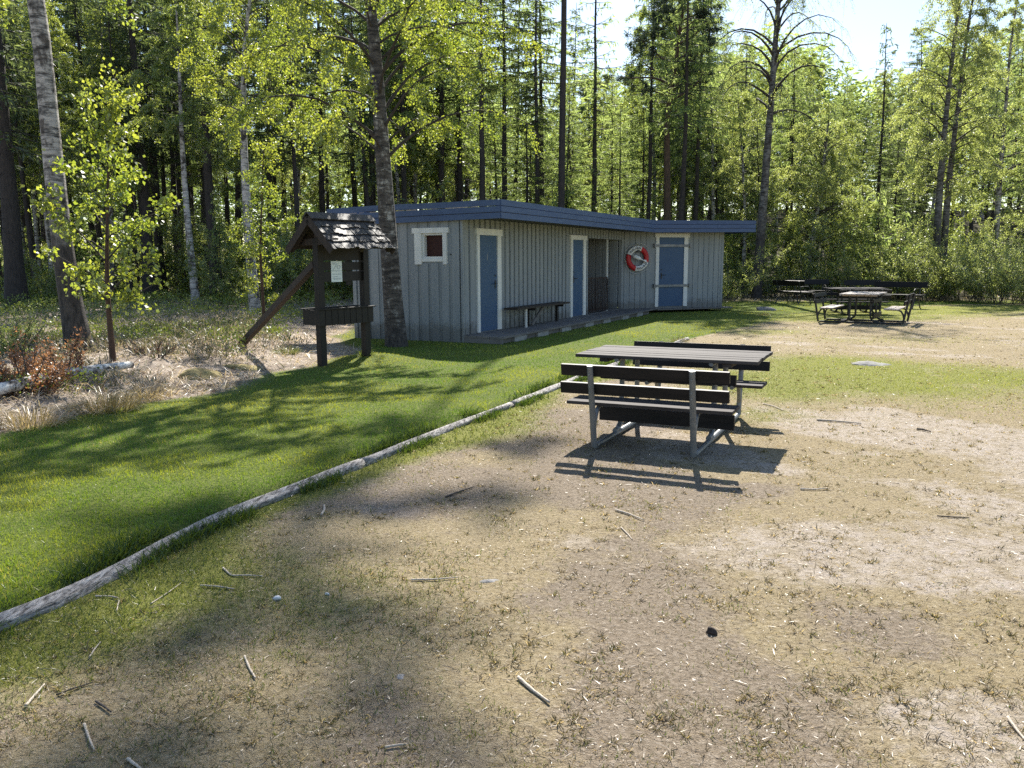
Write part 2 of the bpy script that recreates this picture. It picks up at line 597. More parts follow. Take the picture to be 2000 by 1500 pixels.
def leaf_mesh(name, c, d, L, W, mat, g, clump=0.9):
    v, f = leaf_quads(c, d, L, W, 0.12, g)
    base = vnoise(c[:, 0] + c[:, 2] * 0.7, c[:, 1] - c[:, 2] * 0.6, clump)
    var = np.clip(base * 0.6 + g.random(len(c)) * 0.6 - 0.1, 0, 1)
    return raw_mesh(name, v, [f], [mat], attrs={'var': ('FLOAT', np.repeat(var, 4))})


# ------------------------------------------------------------------ trees
def gen_birch(seed, trunk, r0, nb=40, base=0.3, spread=2.5, nleaf=12000, leaf=0.05, droop=0.5, elev=0.7, rtop=0.12,
              profile=None, twigs=(6, 10), twig_len=(0.4, 1.1), bark='birch', lmat='leaf', flare=1.35, bmin=0.25, sides=10, limb=0.011):
    g = np.random.default_rng(seed)
    trunk = np.asarray(trunk, float)
    K = 22
    tt = np.linspace(0, 1, len(trunk))
    u = np.linspace(0, 1, K) ** 1.15
    P = np.stack([np.interp(u, tt, trunk[:, i]) for i in range(3)], 1)
    if len(trunk) > 2:
        for _ in range(3):
            P[1:-1] = (P[:-2] + 2 * P[1:-1] + P[2:]) / 4
    rad = r0 * (1 - u * (1 - rtop))
    rad = rad * (1 + (flare - 1) * np.exp(-u * np.linalg.norm(P[-1] - P[0]) / 0.35))
    T = Tubes()
    T.add(P, rad, sides)
    H = np.linalg.norm(P[-1] - P[0])
    tw = []
    for i in range(nb):
        t = base + (0.98 - base) * ((i + g.random()) / nb)
        p0 = np.array([np.interp(t, u, P[:, k]) for k in range(3)])
        rb = np.interp(t, u, rad)
        az = i * 2.39996 + g.normal(0, 0.35)
        q = (t - base) / (1 - base)
        pr = profile(q) if profile else (1 - q) ** 0.8 * min(1, 0.55 + 2.2 * q)
        L = spread * max(bmin, pr) * g.uniform(0.7, 1.2)
        el = elev + g.normal(0, 0.18) + 0.35 * q
        n = 8
        step = L / (n - 1)
        pts = [p0]
        e = el
        a = az
        for j in range(n - 1):
            pts.append(pts[-1] + step * np.array([math.cos(a) * math.cos(e), math.sin(a) * math.cos(e), math.sin(e)]))
            e -= droop * (0.6 + 0.8 * j / n) * g.uniform(0.6, 1.3) * 1.6 / (n - 1)
            a += g.normal(0, 0.16)
        pts = np.array(pts)
        br = max(0.006, min(rb * 0.5, limb * L + 0.004))
        T.add(pts, np.linspace(br, 0.003, n), 5 if br > 0.015 else 4, 1)
        nt_ = int(g.integers(*twigs) * max(0.5, L / max(spread, 0.1)))
        for _ in range(nt_):
            s = g.uniform(0.22, 1.0)
            f = s * (n - 1)
            j = min(int(f), n - 2)
            b0 = pts[j] + (pts[j + 1] - pts[j]) * (f - j)
            bd = pts[j + 1] - pts[j]
            bd /= np.linalg.norm(bd) + 1e-9
            dv = bd * 0.7 + g.normal(0, 0.6, 3)
            dv[2] = dv[2] * 0.6 - 0.15 * droop
            dv /= np.linalg.norm(dv)
            Lt = g.uniform(*twig_len) * (1.15 - 0.5 * s)
            m = 5
            tp = [b0]
            for jj in range(m - 1):
                dv = dv + np.array([0, 0, -0.30 * droop])
                dv /= np.linalg.norm(dv)
                tp.append(tp[-1] + dv * Lt / (m - 1))
            tp = np.array(tp)
            T.add(tp, np.linspace(0.005, 0.0018, m), 3, 1)
            tw.append(tp)
    tw = np.array(tw)
    per = max(1, nleaf // max(1, len(tw)))
    k = g.poisson(per, len(tw))
    idx = np.repeat(np.arange(len(tw)), k)
    s = g.uniform(0.1, 1.0, len(idx)) * (tw.shape[1] - 1)
    j = np.minimum(s.astype(int), tw.shape[1] - 2)
    w = (s - j)[:, None]
    c = tw[idx, j] * (1 - w) + tw[idx, j + 1] * w
    c = c + g.normal(0, leaf * 0.9, c.shape)
    d = g.normal(size=c.shape)
    d[:, 2] -= 0.7
    Ls = leaf * g.uniform(0.65, 1.25, len(c))
    lm = leaf_mesh('birch_crown', c, d, Ls, Ls * 0.85, MAT[lmat], g)
    return T.mesh('birch_trunk', MAT[bark], MAT['limb']), lm


def wiggle(h, lean=0.0, amp=0.15, n=7, seed=0):
    g = np.random.default_rng(seed)
    z = np.linspace(0, h, n)
    x = np.cumsum(g.normal(0, amp / 2, n)) * 0.5 + lean * z / h
    y = np.cumsum(g.normal(0, amp / 2, n)) * 0.5
    x -= x[0]
    y -= y[0]
    return np.stack([x, y, z], 1)


def gen_spruce(seed, h, r0, base=0.35, spread=1.9, mat='needle', bark='sprucebark', dens=1.0, step=0.42, wid=0.055, droop=0.25, dead=40):
    g = np.random.default_rng(seed)
    T = Tubes()
    P = wiggle(h, g.normal(0, 0.15), 0.08, 12, seed)
    u = np.linspace(0, 1, 12)
    T.add(P, r0 * (1 - 0.93 * u) * (1 + 0.3 * np.exp(-u * h / 0.4)), 9)
    C, D, L = [], [], []
    z = base * h
    i = 0
    while z < h * 0.985:
        q = (z - base * h) / (h - base * h)
        ln = spread * (1 - q) ** 0.75 * (0.6 + 0.4 * min(1, q * 5)) + 0.12
        nbr = int(g.integers(4, 7))
        a0 = g.uniform(0, 6.28)
        for b in range(nbr):
            if g.random() < 0.12:
                continue
            az = a0 + b * 6.283 / nbr + g.normal(0, 0.2)
            l = ln * g.uniform(0.6, 1.2)
            zz = z + g.normal(0, 0.12)
            p0 = np.array([np.interp(zz, P[:, 2], P[:, 0]), np.interp(zz, P[:, 2], P[:, 1]), zz])
            e = 0.25 - 0.55 * (1 - q) + g.normal(0, 0.1)
            n = 6
            pts = [p0]
            for j in range(n - 1):
                pts.append(pts[-1] + l / (n - 1) * np.array([math.cos(az) * math.cos(e), math.sin(az) * math.cos(e), math.sin(e)]))
                e += 0.10 - droop * 0.18 * (1 - q)
            pts = np.array(pts)
            T.add(pts, np.linspace(0.022 * (0.4 + l / 2.2), 0.004, n), 3)
            ns = int(max(4, l * 13 * dens))
            s = g.uniform(0.15, 1.0, ns) * (n - 1)
            jj = np.minimum(s.astype(int), n - 2)
            w = (s - jj)[:, None]
            c = pts[jj] * (1 - w) + pts[jj + 1] * w
            bd = np.array([math.cos(az), math.sin(az), 0])
            sd = np.array([-math.sin(az), math.cos(az), 0])
            sg = g.choice([-1, 1], ns)[:, None]
            d = bd * g.uniform(0.2, 0.9, ns)[:, None] + sd * sg * g.uniform(0.3, 1.0, ns)[:, None]
            d[:, 2] += -0.45 * droop * 2.2 * g.random(ns) - 0.05
            C.append(c)
            D.append(d)
            L.append(g.uniform(0.16, 0.42, ns) * (0.5 + 0.5 * min(1.0, l)))
            # hanging side sprays
            k = ns // 2
            c2 = c[:k] + d[:k] * 0.12
            d2 = d[:k] * 0.3 + g.normal(0, 0.25, (k, 3)) + np.array([0, 0, -0.9])
            C.append(c2)
            D.append(d2)
            L.append(g.uniform(0.12, 0.34, k))
        z += step * g.uniform(0.75, 1.25)
        i += 1
    for _ in range(dead):
        zz = g.uniform(0.12, base + 0.08) * h
        az = g.uniform(0, 6.28)
        p0 = np.array([np.interp(zz, P[:, 2], P[:, 0]), np.interp(zz, P[:, 2], P[:, 1]), zz])
        l = g.uniform(0.3, 1.3)
        e = g.uniform(-0.5, 0.15)
        d = np.array([math.cos(az) * math.cos(e), math.sin(az) * math.cos(e), math.sin(e)])
        T.add(np.array([p0, p0 + d * l * 0.5, p0 + d * l + [0, 0, -0.06]]), [0.010, 0.007, 0.003], 3)
    C = np.concatenate(C)
    D = np.concatenate(D)
    L = np.concatenate(L)
    v, f = leaf_quads(C, D, L, wid * g.uniform(0.6, 1.4, len(C)), 0.05, g)
    var = np.clip(g.normal(0.45, 0.25, len(C)) + 0.35 * (vnoise(C[:, 0] + C[:, 2], C[:, 1] - C[:, 2], 0.8) - 0.5), 0, 1)
    lm = raw_mesh('needle_crown', v, [f], [MAT[mat]], attrs={'var': ('FLOAT', np.repeat(var, 4))})
    return T.mesh('conifer_trunk', MAT[bark]), lm


def gen_bush(seed, h, w, stems=26, nleaf=6000, leaf=0.045, lmat='leaf_bush', bark='twig', arch=0.5, r=0.014):
    g = np.random.default_rng(seed)
    T = Tubes()
    tw = []
    for i in range(stems):
        az = g.uniform(0, 6.28)
        rr = 0.25 * w * math.sqrt(g.random())
        p = np.array([math.cos(az) * rr, math.sin(az) * rr, -0.03])
        e = g.uniform(0.75, 1.45)
        l = h * g.uniform(0.6, 1.1)
        a = az + g.normal(0, 0.5)
        n = 8
        pts = [p]
        for j in range(n - 1):
            pts.append(pts[-1] + l / (n - 1) * np.array([math.cos(a) * math.cos(e), math.sin(a) * math.cos(e), math.sin(e)]))
            e -= arch * g.uniform(0.02, 0.22)
            a += g.normal(0, 0.12)
        pts = np.array(pts)
        T.add(pts, np.linspace(r * g.uniform(0.6, 1.2), 0.003, n), 4)
        for _ in range(int(g.integers(7, 12))):
            s = g.uniform(0.12, 1) * (n - 1)
            j = min(int(s), n - 2)
            b = pts[j] + (pts[j + 1] - pts[j]) * (s - j)
            dv = (pts[j + 1] - pts[j]) / (l / (n - 1)) * 0.8 + g.normal(0, 0.5, 3)
            dv /= np.linalg.norm(dv)
            Lt = g.uniform(0.2, 0.65) * min(1.0, h / 2)
            tp = np.array([b, b + dv * Lt * 0.5, b + dv * Lt + [0, 0, 0.04]])
            T.add(tp, [0.005, 0.0035, 0.002], 3)
            tw.append(tp)
    tw = np.array(tw)
    k = g.poisson(max(1, nleaf / len(tw)), len(tw))
    idx = np.repeat(np.arange(len(tw)), k)
    s = g.uniform(0.05, 1, len(idx)) * 2
    j = np.minimum(s.astype(int), 1)
    ww = (s - j)[:, None]
    c = tw[idx, j] * (1 - ww) + tw[idx, j + 1] * ww + g.normal(0, leaf * 0.8, (len(idx), 3))
    c[:, 2] = np.abs(c[:, 2])
    d = g.normal(size=c.shape)
    d[:, 2] += 0.2
    Ls = leaf * g.uniform(0.6, 1.3, len(c))
    return T.mesh('bush_stems', MAT[bark]), leaf_mesh('bush_leaves', c, d, Ls, Ls * 0.7, MAT[lmat], g, 1.6)


def plant(name, pair, loc, rz=0.0, s=1.0, label=None, cat='tree', group=None, names=('trunk', 'crown'), tilt=(0, 0)):
    e = empty(name, loc, rz, label, cat, group)
    e.scale = (s, s, s)
    e.rotation_euler = (tilt[0], tilt[1], rz)
    for nm, me in zip(names, pair):
        mesh_obj(nm, me, e)
    return e


# ------------------------------------------------------------------ ground
GRASS_BLOBS = [(4.9, 11.6, 1.8, 2.3, 1.15), (6.3, 11.2, 1.5, 1.6, 0.95), (3.4, 10.9, 1.2, 1.8, 1.0), (2.6, 8.6, 0.7, 0.7, 0.55), (7.5, 16.5, 2.5, 1.2, 0.35),
               (8.8, 23.2, 3.0, 1.7, 1.5), (11.5, 26.0, 3.6, 2.4, 1.6), (17.0, 26.6, 8.0, 1.5, 1.7), (13.0, 23.0, 2.5, 0.8, 0.5), (5.6, 18.6, 1.3, 1.2, 0.5), (0.9, 3.2, 0.7, 0.35, 0.0)]


def lawn_mask(x, y):
    d = x - logx(y)
    soft = 0.02 + 1.2 * sstep(17, 24, y)
    a = sstep(soft, -soft, d + 0.8 * soft * (vnoise(x, y, 0.9, 7) - 0.5)) * sstep(-0.25, 0.25, -heath_d(x, y))
    return a * sstep(33, 30.5, y + 1.5 * (vnoise(x, y, 0.5, 3) - 0.5))


def edge_green(x, y):
    d = x - logx(y)
    w = (0.42 + 0.9 * (vnoise(x, y, 0.8, 21) - 0.35)) * (1 + 0.9 * sstep(5.5, 3.0, y))
    return np.where(d > 0, np.exp(-(d / np.maximum(w, 0.12)) ** 2), 0) * sstep(16, 11, y)


def blob_green(x, y):
    t = 0
    for cx, cy, sx, sy, a in GRASS_BLOBS:
        t = np.maximum(t, a * np.exp(-((x - cx) / sx) ** 2 - ((y - cy) / sy) ** 2))
    return t * (0.55 + 0.7 * fbm(x, y, 1.2, 31, 3))


def moss_mask(x, y):
    m = fbm(x + 0.5 * y, y, 0.95, 41, 5) - 0.12 * sstep(0.8, 3.0, x - 0.05 * y) * sstep(9, 6, y) + 0.16 * sstep(9, 14, y)
    left = sstep(2.5, -1.5, x - 0.18 * y)
    return sstep(0.36, 0.68, m + 0.16 * left - 0.03)


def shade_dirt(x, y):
    """damper, darker soil along the edging; tree shade painted in at the near left"""
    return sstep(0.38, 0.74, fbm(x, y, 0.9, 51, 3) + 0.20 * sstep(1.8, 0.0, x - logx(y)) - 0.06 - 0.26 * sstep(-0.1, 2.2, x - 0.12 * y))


def build_ground():
    r = list(np.exp(np.arange(math.log(0.7), math.log(60), 0.0085)))
    r += list(np.exp(np.arange(math.log(61), math.log(900), 0.06)))
    r = np.array(r)
    a = np.concatenate([np.arange(-52, 52, 0.2), np.arange(52, 308, 4.0)]) * PI / 180
    RR, AA = np.meshgrid(r, a, indexing='ij')
    X = RR * np.sin(AA)
    Y = RR * np.cos(AA)
    Z = gz(X, Y)
    Z = Z + 0.010 * (fbm(X, Y, 9, 61, 3) - 0.5) * sstep(0.2, -0.2, heath_d(X, Y))
    nr, na = X.shape
    v = np.stack([X, Y, Z], -1).reshape(-1, 3)
    i = np.arange(nr - 1)[:, None] * na
    j = np.arange(na)[None, :]
    jn = (j + 1) % na
    q = np.stack([i + j, i + na + j, i + na + jn, i + jn], -1).reshape(-1, 4)
    v = np.concatenate([v, [[0, 0, float(gz(0, 0))]]])
    c = len(v) - 1
    tri = np.stack([np.full(na, c), np.arange(na), (np.arange(na) + 1) % na], -1)
    x, y = v[:, 0], v[:, 1]
    att = {
        'lawn': ('FLOAT', lawn_mask(x, y)),
        'heath': ('FLOAT', sstep(-0.3, 0.5, heath_d(x, y)) * sstep(5, 7.5, y)),
        'green': ('FLOAT', np.clip(np.maximum(edge_green(x, y), blob_green(x, y)), 0, 1)),
        'moss': ('FLOAT', moss_mask(x, y)),
        'damp_shade': ('FLOAT', shade_dirt(x, y)),
        'wood': ('FLOAT', sstep(29.5, 34, y + 2 * (vnoise(x, y, 0.4, 8) - 0.5))),
    }
    m, nt, b = new_mat('ground_soil')
    V = coords(nt, 'Object')

    def A(n):
        t = nt.nodes.new('ShaderNodeAttribute')
        t.attribute_name = n
        return t.outputs['Fac']
    n1 = noise(nt, V, 1.1, 5, 0.6)
    n2 = noise(nt, V, 6.0, 6, 0.65)
    n3 = noise(nt, V, 38.0, 5, 0.7)
    n4 = noise(nt, V, 170.0, 3, 0.7)
    fine = math_n(nt, 'MULTIPLY_ADD', n4, 0.45, math_n(nt, 'MULTIPLY', n3, 0.55))
    fine = math_n(nt, 'MULTIPLY_ADD', fine, 1.9, -0.45)
    sand = ramp(nt, fine, [(0.10, (0.17, 0.137, 0.108)), (0.34, (0.385, 0.325, 0.268)), (0.56, (0.48, 0.412, 0.345)), (0.85, (0.63, 0.56, 0.485))])
    moss = ramp(nt, fine, [(0.12, (0.095, 0.072, 0.040)), (0.44, (0.28, 0.215, 0.105)), (0.80, (0.46, 0.38, 0.235))])
    damp_shade = ramp(nt, fine, [(0.12, (0.065, 0.05, 0.039)), (0.48, (0.215, 0.170, 0.135)), (0.80, (0.42, 0.355, 0.30))])  # damper soil, and soft tree shade painted at the near left
    n2b = math_n(nt, 'MULTIPLY_ADD', noise(nt, V, 17.0, 4, 0.6), 0.5, math_n(nt, 'MULTIPLY', n2, 0.5))
    mk = ramp(nt, math_n(nt, 'MULTIPLY_ADD', n2b, 1.5, math_n(nt, 'MULTIPLY', A('moss'), 0.62)), [(0.62, (0, 0, 0)), (1.40, (1, 1, 1))])
    c = mixc(nt, math_n(nt, 'MULTIPLY', mk, 0.85), sand, moss)
    dk = ramp(nt, math_n(nt, 'MULTIPLY_ADD', n2b, 1.3, math_n(nt, 'MULTIPLY', A('damp_shade'), 0.62)), [(0.66, (0, 0, 0)), (1.22, (1, 1, 1))])
    c = mixc(nt, math_n(nt, 'MULTIPLY', dk, 0.7), c, damp_shade)
    grn = ramp(nt, fine, [(0.22, (0.08, 0.085, 0.018)), (0.50, (0.21, 0.22, 0.045)), (0.78, (0.40, 0.38, 0.13))])
    gk = ramp(nt, math_n(nt, 'MULTIPLY_ADD', n2, 0.7, A('green')), [(0.55, (0, 0, 0)), (1.05, (1, 1, 1))])
    c = mixc(nt, gk, c, grn)
    lw = ramp(nt, fine, [(0.35, (0.06, 0.085, 0.016)), (0.55, (0.13, 0.17, 0.03)), (0.68, (0.22, 0.235, 0.06))])
    lk = ramp(nt, math_n(nt, 'MULTIPLY_ADD', n2, 0.25, A('lawn')), [(0.40, (0, 0, 0)), (0.75, (1, 1, 1))])
    c = mixc(nt, lk, c, lw)
    ht = ramp(nt, math_n(nt, 'MULTIPLY_ADD', n2, 0.6, math_n(nt, 'MULTIPLY', fine, 0.4)), [(0.32, (0.13, 0.10, 0.078)), (0.48, (0.34, 0.275, 0.22)), (0.64, (0.56, 0.48, 0.40))])
    c = mixc(nt, A('heath'), c, ht)
    wd = ramp(nt, math_n(nt, 'MULTIPLY_ADD', n1, 0.6, math_n(nt, 'MULTIPLY', n2, 0.4)), [(0.35, (0.028, 0.022, 0.014)), (0.5, (0.06, 0.058, 0.026)), (0.65, (0.15, 0.11, 0.07))])
    c = mixc(nt, A('wood'), c, wd)
    nt.links.new(c, b.inputs['Base Color'])
    b.inputs['Roughness'].default_value = 0.95
    b.inputs['Specular IOR Level'].default_value = 0.15
    add_bump(nt, b, fine, 0.9, 0.018)
    me = raw_mesh('ground', v, [q, tri], [m], smooth=True, attrs=att)
    mesh_obj('ground', me, kind='structure')


build_ground()


# ------------------------------------------------------------------ ground cover
def frustum_points(n, y0, y1, p=1.0, side=0.74, pad=1.2):
    u = rng.random(n)
    if p == 1.0:
        y = y0 * (y1 / y0) ** u
    else:
        y = y0 + (y1 - y0) * u ** p
    x = (rng.random(n) * 2 - 1) * (side * y + pad)
    return x, y


def blades(x, y, z, length, width, az, el, col, bend=0.5, two=True):
    """thin blades that start at az/el and bend over; returns verts, quads, tris, colours"""
    n = len(x)
    b = np.stack([x, y, z], 1)
    d1 = np.stack([np.cos(az) * np.cos(el), np.sin(az) * np.cos(el), np.sin(el)], 1)
    sd = np.stack([-np.sin(az), np.cos(az), np.zeros(n)], 1)
    tw = rng.normal(0, 0.7, n)
    sd = sd * np.cos(tw)[:, None] + np.cross(d1, sd) * np.sin(tw)[:, None]
    w = np.asarray(width)[:, None] * sd * 0.5
    L = np.asarray(length)[:, None]
    if not two:
        v = np.stack([b - w, b + w, b + d1 * L], 1).reshape(-1, 3)
        return v, None, np.arange(3 * n).reshape(-1, 3), np.repeat(col, 3, 0)
    el2 = el - bend
    d2 = np.stack([np.cos(az) * np.cos(el2), np.sin(az) * np.cos(el2), np.sin(el2)], 1)
    m = b + d1 * L * 0.55
    t = m + d2 * L * 0.5
    v = np.stack([b - w, b + w, m + w * 0.8, m - w * 0.8, t], 1).reshape(-1, 3)
    k = 5 * np.arange(n)[:, None]
    return v, k + np.array([[0, 1, 2, 3]]), k + np.array([[3, 2, 4]]), np.repeat(col, 5, 0)


def blade_obj(name, parts, mat, **kw):
    V, Q, T, Cc = [], [], [], []
    n = 0
    for v, q, t, c in parts:
        V.append(v)
        if q is not None:
            Q.append(q + n)
        T.append(t + n)
        Cc.append(c)
        n += len(v)
    Cc = np.concatenate(Cc)
    me = raw_mesh(name, np.concatenate(V), ([np.concatenate(Q)] if Q else []) + [np.concatenate(T)], [mat],
                  attrs={'col': ('FLOAT_COLOR', np.concatenate([Cc, np.ones((len(Cc), 1))], 1))})
    return mesh_obj(name, me, **kw)


def mixcol(a, b, t):
    return np.asarray(a)[None, :] * (1 - t[:, None]) + np.asarray(b)[None, :] * t[:, None]


def in_hut(x, y):
    """true under the hut and its deck"""
    t = (x + 0.965) * 0.444 + (y - 16.48) * 0.896
    n = (x + 0.965) * 0.896 - (y - 16.48) * 0.444
    a = (t > -0.05) & (t < 11.5) & (n > -2.6) & (n < 0.88) & ~((t > 10.2) & (n > 0.5 + (t - 10.2) * 1.0))
    s = (x - 3.405) * 0.94 + (y - 25.3) * 0.342
    q = (x - 3.405) * 0.342 - (y - 25.3) * 0.94
    b = (s > -1) & (s < 3.6) & (q > -3.0) & (q < 0.2)
    return a | b


# lawn grass
x, y = frustum_points(640000, 2.3, 33)
keep = (rng.random(len(x)) < lawn_mask(x, y)) & ~in_hut(x, y) & (np.abs(x - logx(y) + 0.02) > 0.055)
x, y = x[keep], y[keep]
n = len(x)
f1 = fbm(x, y, 0.55, 71, 3)
f2 = fbm(x, y, 2.4, 72, 2)
tcol = np.clip((f1 - 0.40) * 3.4 + (f2 - 0.5) * 0.8 + rng.normal(0, 0.16, n), 0, 1)
col = mixcol((0.120, 0.220, 0.024), (0.330, 0.375, 0.045), tcol)
edge = sstep(2.6, 0.1, -heath_d(x, y)) * np.clip((f1 - 0.2) * 2.2, 0, 1)
dry = np.clip(edge * 0.8 + 0.28 * sstep(0.50, 0.75, f2) + 0.45 * sstep(17, 24, y) * sstep(-3, 0, x - logx(y)), 0, 1)
dry = (rng.random(n) < dry * 0.7)
col[dry] = mixcol((0.25, 0.27, 0.045), (0.42, 0.40, 0.11), rng.random(int(dry.sum())))
ln = rng.uniform(0.014, 0.036, n) * (0.7 + 0.7 * f2) * (1 + 0.5 * sstep(0.35, 0.05, np.abs(x - logx(y))))
parts = [blades(x, y, gz(x, y) - 0.004, ln, 0.0028 + 0.00062 * y, rng.uniform(0, 6.28, n), rng.uniform(0.55, 1.45, n), col, two=False)]
blade_obj('lawn_grass', parts, MAT['blade'], label='short green lawn grass between the timber edging and the heath', cat='grass', kind='stuff')

# thin worn grass, moss tufts and straw on the bare ground
parts = []
x, y = frustum_points(420000, 1.7, 32)
d = (1 - lawn_mask(x, y)) * sstep(0.3, -0.3, heath_d(x, y))
g1 = np.clip(np.maximum(edge_green(x, y) * 1.2, blob_green(x, y) * 1.1), 0, 1)
ms = moss_mask(x, y)
tuft = sstep(0.50, 0.66, fbm(x, y, 4.5, 81, 3))
tuft2 = sstep(0.55, 0.66, fbm(x, y, 10, 82, 2))
dens = np.clip(g1 * 1.3 + 0.55 * tuft * (0.35 + 0.65 * ms) + 0.5 * tuft2 * tuft + 0.06, 0, 1) * d
keep = (rng.random(len(x)) < dens) & ~in_hut(x, y) & (np.abs(x - logx(y)) > 0.05)
x, y, g1, ms = x[keep], y[keep], g1[keep], ms[keep]
n = len(x)
gp = np.clip(g1 * 0.95 + 0.20 * ms + 0.06, 0, 1)
isg = rng.random(n) < gp
col = mixcol((0.17, 0.135, 0.085), (0.44, 0.37, 0.26), rng.random(n))
yel = sstep(3.0, 6.0, x)
cg = mixcol((0.075, 0.125, 0.024), (0.185, 0.205, 0.055), rng.random(n)) * (1 - yel[:, None] * 0.7) + mixcol((0.26, 0.34, 0.035), (0.44, 0.46, 0.085), rng.random(n)) * yel[:, None] * 0.7
col[isg] = cg[isg]
ln = rng.uniform(0.014, 0.040, n) * (0.9 + 0.7 * edge_green(x, y))
el = np.where(isg, rng.uniform(0.35, 1.35, n), rng.uniform(0.05, 0.8, n))
parts.append(blades(x, y, gz(x, y) - 0.002, ln, 0.0022 + 0.00058 * y, rng.uniform(0, 6.28, n), el, col, two=False))
blade_obj('worn_grass', parts, MAT['blade'], label='sparse worn grass and straw scattered over the bare sandy ground', cat='grass', kind='stuff')

# little tufts of worn grass, each a fan of blades
x, y = frustum_points(10500, 1.6, 20)
ms = moss_mask(x, y)
dn = (1 - lawn_mask(x, y)) * sstep(0.2, -0.3, heath_d(x, y)) * (0.10 + 0.9 * sstep(0.47, 0.62, fbm(x, y, 2.2, 84, 3)))
keep = (rng.random(len(x)) < dn) & ~in_hut(x, y) & (np.abs(x - logx(y)) > 0.09)
x, y = x[keep], y[keep]
k = rng.integers(6, 22, len(x))
cx, cy_ = np.repeat(x, k), np.repeat(y, k)
rad_ = np.repeat(rng.uniform(0.006, 0.028, len(x)), k)
tone = np.repeat(rng.random(len(x)), k)
n = len(cx)
az = rng.uniform(0, 6.28, n)
bx = cx + rad_ * rng.random(n) * np.cos(az)
by = cy_ + rad_ * rng.random(n) * np.sin(az)
col = mixcol((0.062, 0.066, 0.022), (0.17, 0.15, 0.062), rng.random(n))
st = rng.random(n) < 0.20 + 0.5 * tone
col[st] = mixcol((0.26, 0.205, 0.125), (0.56, 0.47, 0.33), rng.random(int(st.sum())))
dk = (tone > 0.78) & (rng.random(n) < 0.6)
col[dk] = (0.085, 0.068, 0.042)
blade_obj('grass_tufts', [blades(bx, by, gz(bx, by) - 0.003, rng.uniform(0.012, 0.042, n), 0.0020 + 0.00050 * by, az + rng.normal(0, 0.6, n), rng.uniform(0.1, 1.1, n), col, bend=0.5)],
          MAT['blade'], label='small worn olive and straw coloured grass tufts dotted over the bare ground', cat='grass', kind='stuff')

# straw bits lying flat, chips and tiny pebbles
x, y = frustum_points(60000, 1.7, 24)
keep = (lawn_mask(x, y) < 0.3) & (heath_d(x, y) < 0)
x, y = x[keep], y[keep]
n = len(x)
col = mixcol((0.16, 0.12, 0.085), (0.50, 0.43, 0.33), rng.random(n) ** 1.3)
dk = rng.random(n) < 0.16
col[dk] = (0.045, 0.035, 0.028)
blade_obj('straw_litter', [blades(x, y, gz(x, y) + 0.006, np.minimum(rng.exponential(0.011, n) + 0.004, 0.07), 0.0015 + 0.0005 * y, rng.uniform(0, 6.28, n), rng.uniform(-0.08, 0.22, n), col, bend=0.1)],
          MAT['herb'], label='tiny straw bits and bark crumbs strewn over the sandy ground', cat='litter', kind='stuff')

# taller tufts against the timber edging
x, y = frustum_points(60000, 2.3, 14)
dd = x - logx(y)
near = np.exp(-((np.abs(dd) - 0.08) / 0.07) ** 2) * sstep(0.48, 0.62, vnoise(x, y, 2.1, 91)) * (np.abs(dd) > 0.06)
x = logx(y) + np.where(rng.random(len(y)) < 0.55, 1, -1) * np.abs(rng.normal(0.0, 0.055, len(y))) + np.where(rng.random(len(y)) < 0.5, 0.06, 0.06)
sgn = np.where(rng.random(len(y)) < 0.55, 1, -1)
x = logx(y) + sgn * (0.055 + np.abs(rng.normal(0, 0.05, len(y))))
keep = rng.random(len(y)) < sstep(0.45, 0.65, vnoise(y * 0.0 + sgn * 3, y, 2.3, 92)) * 0.22
x, y = x[keep], y[keep]
n = len(x)
col = mixcol((0.035, 0.075, 0.012), (0.10, 0.15, 0.025), rng.random(n))
blade_obj('edging_grass', [blades(x, y, gz(x, y) - 0.003, rng.uniform(0.05, 0.13, n), 0.0030 + 0.0005 * y, rng.uniform(0, 6.28, n), rng.uniform(0.7, 1.45, n), col, bend=0.5)],
          MAT['blade'], label='long unmown grass growing along the timber edging', cat='grass', kind='stuff')


# heath: pale straw, heather, bilberry
def heath_pts(nn, y0, y1, thr=0.1):
    x, y = frustum_points(nn, y0, y1)
    k = (heath_d(x, y) > thr * 2 - 0.15) & (x < 1.0 + 0 * y) & ~((x > -3.6) & (y > 16)) | ((y > 31.5) & (x > 5))
    return x[k], y[k]


x, y = heath_pts(150000, 6.8, 40)
dens = 0.25 + 0.75 * sstep(0.42, 0.58, fbm(x, y, 0.6, 101, 3)) * (1 - 0.85 * sstep(13, 19, y))
keep = rng.random(len(x)) < dens
x, y = x[keep], y[keep]
n = len(x)
col = mixcol((0.28, 0.22, 0.165), (0.74, 0.64, 0.53), rng.random(n))
gr = rng.random(n) < 0.16
col[gr] = mixcol((0.09, 0.11, 0.03), (0.20, 0.19, 0.07), rng.random(int(gr.sum())))
br = rng.random(n) < 0.14
col[br] = (0.10, 0.06, 0.045)
blade_obj('heath_straw', [blades(x, y, gz(x, y) - 0.005, rng.uniform(0.10, 0.34, n), 0.0035 + 0.00035 * y, rng.uniform(0, 6.28, n), rng.uniform(0.05, 0.9, n), col, bend=0.8)],
          MAT['herb'], label='pale dry straw grass matted over the heath', cat='grass', kind='stuff')

